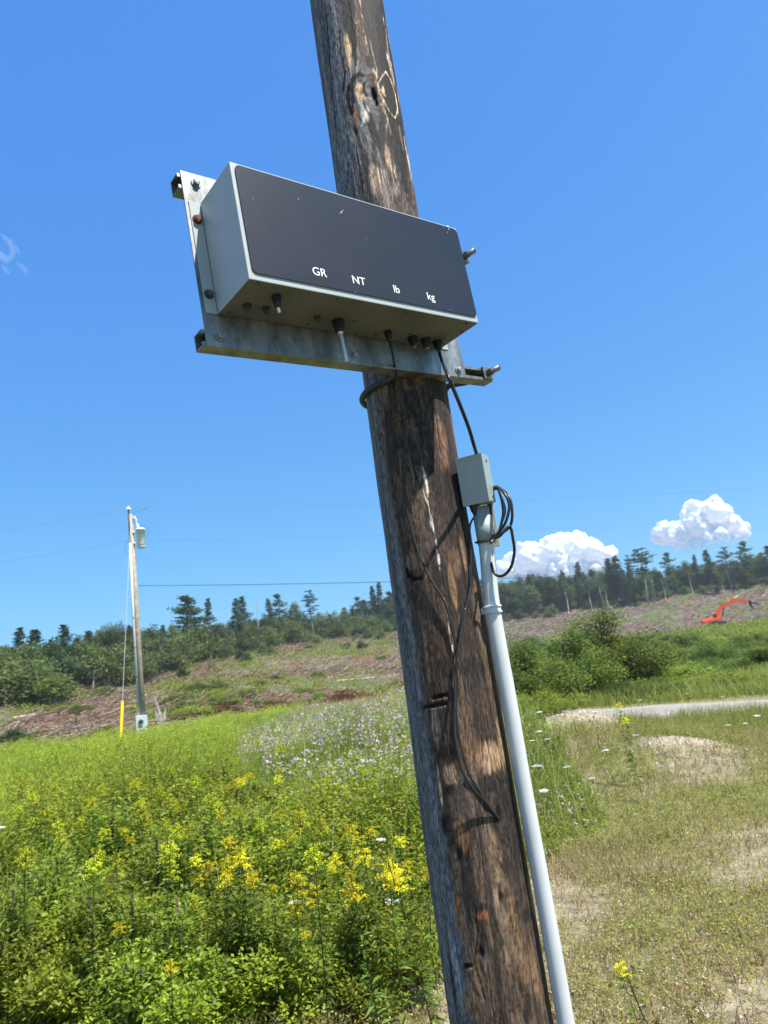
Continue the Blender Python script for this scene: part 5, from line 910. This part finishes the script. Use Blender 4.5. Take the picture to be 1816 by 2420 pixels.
#PART5
# ------------------------------------------------------------------ far utility pole with transformer, meter and wires
FD = 38.0; FB = at(341, 1748, FD); FB[2] = float(terr(FB[0], FB[1]))
fb_ = bear(341, 1748); FR = unit(np.array([[1, -fb_, 0.]]))[0]; FW = unit(np.array([[fb_, 1, 0.]]))[0]      # view-right and away directions at the pole
def fz(px, py): return at(px, py, FD)[2]-FB[2]
def fl(r_, a_, z): return Vector((FR*r_+FW*a_+np.array([0, 0, 1.])*z).tolist())
def far_pole():
    t = empty('utility_pole', FB, 'slim far grey wooden pole with white conduit and transformer at the left', 'utility pole'); top = fz(311, 1216)
    bm = NB(); tube(bm, [fl(0, 0, -.3), fl(0, 0, top*.5), fl(0, 0, top)], [.15, .125, .10], 14); obj_bm('pole_shaft', bm, M_FARWOOD, t, True)
    bm = NB(); x = -.17; tube(bm, [fl(x, -.08, .9), fl(x+.01, -.08, fz(322, 1450)), fl(x+.06, -.06, fz(309, 1284))], .055, 10); obj_bm('conduit', bm, simple('far_conduit', (.60, .62, .62), .4), t, True)
    bm = NB(); tube(bm, [fl(-.11, -.06, fz(309, 1286)), fl(-.10, -.06, fz(305, 1205))], .035, 8); obj_bm('top_riser', bm, M_DARK, t, True)
    bm = NB(); z = fz(304, 1203); cyl(bm, fl(-.10, -.06, z-.05), fl(-.10, -.06, z+.04), .13, .11, 14); cyl(bm, fl(-.10, -.06, z+.04), fl(-.10, -.06, z+.13), .05, .06, 10); obj_bm('insulator', bm, M_PORC, t)
    bm = NB(); z = fz(315, 1226); cyl(bm, fl(.16, -.1, z-.02), fl(.16, -.1, z+.10), .07, .06, 10); cyl(bm, fl(.24, -.1, z-.14), fl(.22, -.1, z-.02), .05, .05, 10); tube(bm, [fl(.22, -.1, z-.1), fl(.27, -.12, z-.4), fl(.30, -.15, fz(322, 1252))], .035, 8); obj_bm('fuse_cutout', bm, M_PORC, t)
    bm = NB(); tube(bm, smooth_path([fl(.12, -.05, fz(312, 1226)), fl(.16, -.05, fz(314, 1212)), fl(.5, -.05, fz(330, 1207)), fl(.86, -.05, fz(345, 1200)), fl(.88, -.05, fz(345, 1195))], 4), .012, 6); obj_bm('bracket_rod', bm, M_WIRE, t)
    
    bm = NB()
    for py in (1460, 1530, 1600, 1665): ring = [fl(-.17+.065*math.cos(a), -.08+.065*math.sin(a), fz(322, py)) for a in np.linspace(0, 6.283, 13)]; tube(bm, ring, .014, 5, False)
    obj_bm('conduit_straps', bm, M_DARK, t); t.children[-1]['kind'] = 'stuff'
    bm = NB(); z = fz(304, 1292); tube(bm, smooth_path([fl(-.16, -.05, z+.25), fl(-.34, -.05, z+.1), fl(-.32, -.05, z-.25), fl(-.16, -.05, z-.35)], 5), .013, 6); obj_bm('wire_loop', bm, M_WIRE, t)
    # transformer
    tr = empty('transformer', tuple(Vector(FB.tolist())+fl(.40, -.10, fz(329, 1296))), 'pale grey pole mounted transformer can near the top of the far pole', 'transformer'); H = fz(329, 1250)-fz(329, 1296)
    bm = NB(); prof = [(0, 0), (.20, 0), (.215, .03), (.215, H*.9), (.235, H*.91), (.235, H*.95), (.20, H*1.0), (0, H*1.03)]; rings = []
    for r_, z in prof: rings.append([bm.verts.new((max(r_, .001)*math.cos(a), max(r_, .001)*math.sin(a), z)) for a in np.linspace(0, 2*math.pi, 25)[:-1]])
    for A_, B_ in zip(rings[:-1], rings[1:]):
        for k in range(24): bm.faces.new((A_[k], A_[(k+1) % 24], B_[(k+1) % 24], B_[k]))
    obj_bm('tank', bm, M_TANKW, tr, True)
    bm = NB()
    for a in (-1.0, -1.7, -2.3, -.2): d = FR*math.cos(a)*.218+FW*math.sin(a)*.218; cyl(bm, (d[0], d[1], H*.72), (d[0], d[1], H*.90), .012, .020, 6)
    obj_bm('rust_runs', bm, M_STREAK, tr); tr.children[-1]['kind'] = 'stuff'
    bm = NB(); d = FR*-.29; box(bm, -.07, .07, -.05, .05, H*.78, H*.86, .01, 1, Matrix.Translation((d[0], d[1], 0))); box(bm, -.07, .07, -.05, .05, H*.22, H*.30, .01, 1, Matrix.Translation((d[0], d[1], 0))); obj_bm('mounting_lug', bm, M_TANKW, tr)
    bm = NB(); d = FR*-.08; cyl(bm, (d[0], d[1], H), (d[0], d[1], H+.25), .035, .025, 8); obj_bm('bushing', bm, M_PORC, tr)
    bm = NB(); tube(bm, smooth_path([fl(.02, 0, H+.05), fl(.25, 0, H+.14), fl(.40, 0, H-.05), fl(.32, 0, H*.5), fl(.16, -.22, H*.22), fl(-.15, -.2, .06)], 5), .013, 6); obj_bm('lead_wire', bm, M_WIRE, tr)
    # meter box
    mb = empty('meter_box', tuple(Vector(FB.tolist())+fl(-.06, -.20, fz(334, 1734))), 'grey electric meter box with round glass at the foot of the far pole', 'meter box', rot=(0, 0, -math.atan(fb_))); h = fz(334, 1691)-fz(334, 1734)
    bm = NB(); box(bm, -.26, .26, -.07, .10, 0, h, .02, 2); obj_bm('housing', bm, simple('meter_paint', (.50, .56, .55), .45, noise=.05), mb)
    bm = NB(); cyl(bm, (-.03, -.07, h*.66), (-.03, -.10, h*.66), .135, .125, 24); obj_bm('meter_ring', bm, M_ALU, mb)
    bm = NB(); cyl(bm, (-.03, -.10, h*.66), (-.03, -.17, h*.66), .10, .085, 24); obj_bm('meter_glass', bm, M_GLASS, mb)
    bm = NB(); box(bm, -.11, .10, -.0745, -.071, h*.13, h*.22); obj_bm('label_plate', bm, M_DARK, mb); bm = NB(); box(bm, -.06, .02, -.085, -.071, h*.34, h*.44, .005, 1); obj_bm('latch', bm, M_STREAK, mb)
    bm = NB(); cyl(bm, (-.02, .0, -.9), (-.02, .0, 0), .035, seg=10); obj_bm('lower_pipe', bm, M_PVC2, mb)
    # guy wire with yellow guard
    a = at(284, 1772, 34.6); a[2] = float(terr(a[0], a[1])); b = FB+np.array([0, 0, fz(309, 1222)]); g = empty('guy_wire', a, 'yellow plastic guard on a thin guy wire left of the far pole', 'guy wire'); bm = NB(); tube(bm, [(0, 0, 0), tuple(b-a)], .012, 6); obj_bm('wire', bm, simple('galvanised_strand', (.35, .38, .38), .5, metal=.3), g)
    d = (b-a); f = 2.15/np.linalg.norm(d); bm = NB(); tube(bm, [tuple(d*.005), tuple(d*f)], [.055, .065], 10); obj_bm('guard', bm, M_YEL, g)
far_pole()
def wire(label, A_, B_, sag, r=.008):
    A_ = np.array(A_); B_ = np.array(B_); n = 24; pts = [tuple((A_+(B_-A_)*i/n)-np.array([0, 0, 4*sag*(i/n)*(1-i/n)])-A_) for i in range(n+1)]; bm = NB(); tube(bm, pts, r, 5); o = obj_bm('overhead_wire', bm, M_WIRE); o.location = A_; tag(o, label, 'wire')
T_ = lambda x, y: FB*np.array([1, 1, 0])+np.array([0, 0, at(x, y, FD)[2]])+FR*((x-311)/FPX*FD if x > 311 else -.1)
wire('upper thin wire running left from the far pole top', T_(304, 1201), at(-300, 1290, 34), .15); wire('lower thin wire running left from the far pole', T_(305, 1276), at(-300, 1362, 34), .15)
wire('faint upper wire running right from the far pole across the sky', T_(312, 1203), at(2150, 1128, 46), .35, .0035); wire('faint lower wire running right from the far pole across the clouds', T_(312, 1278), at(2150, 1195, 46), .35, .0035)
M_WIRE = simple('dark_wire', (.03, .035, .04), .6)
wire('thick dark cable running level from the middle of the far pole to the right', T_(318, 1385), at(2150, 1318, 46), .30, .014)

# ------------------------------------------------------------------ excavator
def excavator():
    p = at(1694, 1486, 172); z = float(terr(p[0], p[1])); yaw = -math.atan(bear(1690, 1486))+.10; t = empty('excavator', (p[0], p[1], z+.55), 'orange tracked excavator with raised boom working on the cleared slope', 'excavator', rot=(0, -.08, yaw)); t.scale = (1.1, 1.3, 1.0)
    for s in (-1, 1):
        bm = NB(); k = 24; prof = []
        for i in range(k): a = 2*math.pi*i/k; prof.append((math.cos(a)*.38+(1.45 if math.cos(a) > 0 else -1.45), .40+math.sin(a)*.38))
        f = [bm.verts.new((x, s*1.15-.25, zz)) for x, zz in prof]; b = [bm.verts.new((x, s*1.15+.25, zz)) for x, zz in prof]; bm.faces.new(f); bm.faces.new(b[::-1])
        for i in range(k): bm.faces.new((f[i], b[i], b[(i+1) % k], f[(i+1) % k]))
        tr = obj_bm('track', bm, M_DARK, t)
        bm = NB()
        for i in range(6): cyl(bm, (-1.3+.52*i, s*1.15-.28, .30), (-1.3+.52*i, s*1.15-.251, .30), .13, seg=12)
        o = obj_bm('rollers', bm, M_GALV_D, tr); o['kind'] = 'stuff'
    bm = NB(); box(bm, -1.1, 1.1, -.8, .8, .45, .85, .05, 1); cyl(bm, (0, 0, .85), (0, 0, 1.0), .7, seg=20); obj_bm('undercarriage', bm, M_DARK, t)
    bm = NB(); box(bm, -2.0, 1.5, -1.2, 1.2, 1.0, 1.62, .08, 2); box(bm, -2.35, -1.5, -1.25, 1.25, .98, 1.85, .18, 3); box(bm, -1.5, .1, .1, 1.2, 1.62, 1.95, .06, 1); obj_bm('house', bm, M_ORANGE, t)
    bm = NB(); box(bm, .05, 1.35, .35, 1.2, 1.63, 2.75, .10, 2); cb = obj_bm('cab', bm, M_ORANGE, t); bm = NB(); box(bm, .15, 1.25, .335, .36, 1.9, 2.6, .02, 1); box(bm, 1.34, 1.365, .43, 1.1, 1.8, 2.6, .02, 1); box(bm, .15, 1.25, 1.19, 1.215, 1.9, 2.6, .02, 1); obj_bm('cab_window', bm, M_GLASS, cb)
    bm = NB(); cyl(bm, (-1.1, .5, 1.95), (-1.1, .5, 2.45), .06, seg=10); cyl(bm, (-1.6, -.2, 1.62), (-1.6, -.2, 1.9), .12, seg=10); obj_bm('exhaust', bm, M_DARK, t)
    def arm(name, pts, w, wd, mat, par):
        bm = NB(); n = len(pts); L_, R_ = [], []
        for s, lst in ((-1, L_), (1, R_)):
            for (x, zz, h) in pts: lst.append((bm.verts.new((x, s*wd/2-.1, zz)), bm.verts.new((x+h[0], s*wd/2-.1, zz+h[1]))))
        for i in range(n-1):
            bm.faces.new((L_[i][0], L_[i+1][0], L_[i+1][1], L_[i][1])); bm.faces.new((R_[i][0], R_[i][1], R_[i+1][1], R_[i+1][0])); bm.faces.new((L_[i][0], R_[i][0], R_[i+1][0], L_[i+1][0])); bm.faces.new((L_[i][1], L_[i+1][1], R_[i+1][1], R_[i][1]))
        bm.faces.new((L_[0][0], L_[0][1], R_[0][1], R_[0][0])); bm.faces.new((L_[-1][0], R_[-1][0], R_[-1][1], L_[-1][1])); return obj_bm(name, bm, mat, par)
    bo = arm('boom', [(.95, 1.35, (-.35, .25)), (1.45, 2.6, (-.65, .50)), (2.3, 3.35, (-.4, .85)), (3.4, 3.65, (-.05, .80)), (4.6, 4.05, (.05, .55))], 0, .6, M_ORANGE, t)
    bm = NB(); cyl(bm, (1.5, -.42, 1.55), (2.3, -.42, 3.4), .09, seg=10); cyl(bm, (1.5, .24, 1.55), (2.3, .24, 3.4), .09, seg=10); obj_bm('boom_cylinder', bm, M_DARK, bo); bm = NB(); cyl(bm, (2.6, -.1, 4.15), (4.3, -.1, 4.75), .09, seg=10); obj_bm('stick_cylinder', bm, M_ORANGE, bo)
    st = arm('stick', [(4.1, 4.1, (.1, .85)), (4.9, 3.85, (.15, .80)), (6.9, 3.25, (.08, .45))], 0, .34, M_ORANGE, t); bm = NB(); cyl(bm, (4.6, -.1, 4.75), (6.5, -.1, 3.95), .08, seg=10); obj_bm('bucket_cylinder', bm, M_DARK, st)
    bm = NB(); cyl(bm, (7.0, -.35, 3.45), (7.0, .15, 3.45), .28, seg=12); box(bm, 6.8, 7.35, -.35, .15, 2.9, 3.5, .05, 1)
    tube(bm, smooth_path([(6.95, -.1, 3.1), (7.0, -.1, 2.6), (7.25, -.1, 2.1), (7.6, -.1, 1.75)], 4), [.26]*5+[.20]*4+[.12]*4, 6); tube(bm, smooth_path([(7.2, -.1, 3.2), (7.9, -.1, 3.0), (8.2, -.1, 2.6), (8.2, -.1, 2.3)], 4), [.22]*5+[.18]*4+[.1]*4, 6); obj_bm('grapple', bm, M_DARK, t)
excavator()

# ------------------------------------------------------------------ clouds
def cloud_mat():
    m, nt, b = new_mat('cumulus'); out = nt.nodes['Material Output']; nt.nodes.remove(b); d = N(nt, 'ShaderNodeBsdfDiffuse'); d.inputs['Color'].default_value = (.98, .98, .98, 1)
    tl = N(nt, 'ShaderNodeBsdfTranslucent'); tl.inputs['Color'].default_value = (.98, .98, .98, 1); mx = N(nt, 'ShaderNodeMixShader'); mx.inputs[0].default_value = .55
    nt.links.new(d.outputs[0], mx.inputs[1]); nt.links.new(tl.outputs[0], mx.inputs[2])
    tc = N(nt, 'ShaderNodeTexCoord'); sp = N(nt, 'ShaderNodeSeparateXYZ'); nz = N(nt, 'ShaderNodeTexNoise'); nz.inputs['Scale'].default_value = .02; nz.inputs['Detail'].default_value = 6; nt.links.new(tc.outputs['Object'], sp.inputs[0]); nt.links.new(tc.outputs['Object'], nz.inputs['Vector'])
    ad = N(nt, 'ShaderNodeMath', operation='MULTIPLY_ADD'); ad.inputs[1].default_value = 90; nt.links.new(nz.outputs['Fac'], ad.inputs[0]); nt.links.new(sp.outputs['Z'], ad.inputs[2])
    mr = N(nt, 'ShaderNodeMapRange', interpolation_type='SMOOTHSTEP'); mr.inputs['From Min'].default_value = 45; mr.inputs['From Max'].default_value = 150; nt.links.new(ad.outputs[0], mr.inputs['Value'])
    tr = N(nt, 'ShaderNodeBsdfTransparent'); m2 = N(nt, 'ShaderNodeMixShader'); nt.links.new(mr.outputs[0], m2.inputs[0]); nt.links.new(tr.outputs[0], m2.inputs[1]); nt.links.new(mx.outputs[0], m2.inputs[2]); nt.links.new(m2.outputs[0], out.inputs['Surface']); return m
M_CLOUD = cloud_mat(); CD = 4000.
def cloud(lobes, seed, label, nchild=26, base=0.):
    rng = np.random.default_rng(seed); S = []
    for px, py, r in lobes:
        c = at(px, py, CD); R = r/FPX*CD; fw_ = unit(c[None]*np.array([1, 1, 0]))[0]; c = c+fw_*rng.normal(0, .4)*R; S.append((c, R, 0))
        for i in range(nchild):
            d = rnd_dirs(1, -.45, 1, rng)[0]; rr = R*rng.uniform(.22, .46); cc = c+d*R*.88; S.append((cc, rr, 1))
            for j in range(7): d2 = rnd_dirs(1, -.5, 1, rng)[0]; S.append((cc+d2*rr*.9, rr*rng.uniform(.25, .5), 2))
    bm = NB(); bmesh.ops.create_icosphere(bm, subdivisions=3, radius=1); me = bpy.data.meshes.new('x'); bm.to_mesh(me); bm.free(); v0 = np.array([v.co[:] for v in me.vertices]); f0 = np.array([p.vertices[:] for p in me.polygons]); bpy.data.meshes.remove(me)
    V = []; F = []; o0 = S[0][0]; n = 0
    for c, R, lv in S:
        nx = fbm(v0[:, 0]*2.2+rng.uniform(5, 90), v0[:, 1]*2.2+v0[:, 2]*1.7+50, int(rng.integers(1000)), 3); V.append(c-o0+v0*np.array([1, 1, .92])*R*(.80+.42*nx)[:, None]); F.append(f0+n); n += len(v0)
    V = np.concatenate(V); o0 = np.array([o0[0], o0[1], base]); V = V+(S[0][0]-o0); V[:, 2] = np.maximum(V[:, 2], 0)
    q_ = np_mesh('cloud', V, np.concatenate(F), M_CLOUD, smooth=True); md = q_.modifiers.new('r', 'REMESH'); md.mode = 'VOXEL'; md.voxel_size = 4.5; md.use_smooth_shade = True; sm = q_.modifiers.new('s', 'SMOOTH'); sm.iterations = 7
    me = bpy.data.meshes.new_from_object(q_.evaluated_get(bpy.context.evaluated_depsgraph_get())); me.name = 'cloud'; bpy.data.objects.remove(q_); o = link(bpy.data.objects.new('cloud', me)); me.materials.clear(); me.materials.append(M_CLOUD); o.location = o0; tag(o, label, 'cloud'); return o
cloud([(1190, 1350, 22), (1215, 1330, 24), (1250, 1320, 34), (1300, 1305, 36), (1345, 1300, 40), (1390, 1310, 36), (1425, 1320, 28), (1320, 1345, 40), (1400, 1345, 36), (1260, 1350, 36), (1448, 1335, 12)], 5, 'white cumulus cloud just right of the conduit above the woods', 24, at(1320, 1390, CD)[2])
cloud([(1575, 1262, 26), (1610, 1268, 32), (1645, 1215, 26), (1690, 1215, 28), (1635, 1202, 16), (1660, 1250, 36), (1705, 1250, 34), (1740, 1262, 26), (1680, 1280, 32), (1625, 1285, 22), (1730, 1240, 20)], 6, 'white cumulus cloud with a tower at the right above the woods', 24, at(1670, 1305, CD)[2])
def wisp():
    m, nt, b = new_mat('thin_vapour'); nt.nodes.remove(b); v = N(nt, 'ShaderNodeVolumeScatter'); v.inputs['Color'].default_value = (1, 1, 1, 1); v.inputs['Density'].default_value = .0042; nt.links.new(v.outputs[0], nt.nodes['Material Output'].inputs['Volume'])
    o0 = at(20, 590, CD); bm = NB()
    for pts, r in (([(2, 552), (12, 562), (24, 572), (30, 585), (31, 598), (26, 608), (16, 614), (4, 606), (-8, 596), (-20, 600)], [3, 6, 8, 8, 7, 8, 10, 11, 10, 8]), ([(38, 620), (50, 628), (60, 638), (62, 650)], [3, 6, 7, 3]), ([(4, 625), (14, 638), (24, 648)], [3, 6, 4]), ([(30, 575), (40, 588), (46, 600)], [3, 6, 3])):
        P = [at(x, y, CD)-o0 for x, y in pts]; tube(bm, P, [q_/FPX*CD*.95 for q_ in r], 12)
    o = obj_bm('wispy_cloud', bm, m, None, True); o.location = o0; tag(o, 'faint curled wisp of cloud at the left edge of the sky', 'cloud')
wisp()
for o in list(bpy.data.objects):      # nothing may carry an unfinished label
    if o.get('label') == 'x': del o['label']
# ------------------------------------------------------------------ air
def haze():
    bm = NB(); box(bm, -1000, 1000, -1000, 1000, -4, 75); m = bpy.data.materials.new('haze'); m.use_nodes = True; nt = m.node_tree; nt.nodes.clear(); out = nt.nodes.new('ShaderNodeOutputMaterial'); v = nt.nodes.new('ShaderNodeVolumePrincipled')
    v.inputs['Color'].default_value = (.80, .90, 1, 1); v.inputs['Density'].default_value = .00032; v.inputs['Anisotropy'].default_value = .2; nt.links.new(v.outputs[0], out.inputs['Volume']); o = obj_bm('haze', bm, m); tag(o, kind='stuff', label='thin summer haze over the fields and woods', cat='haze')
haze()
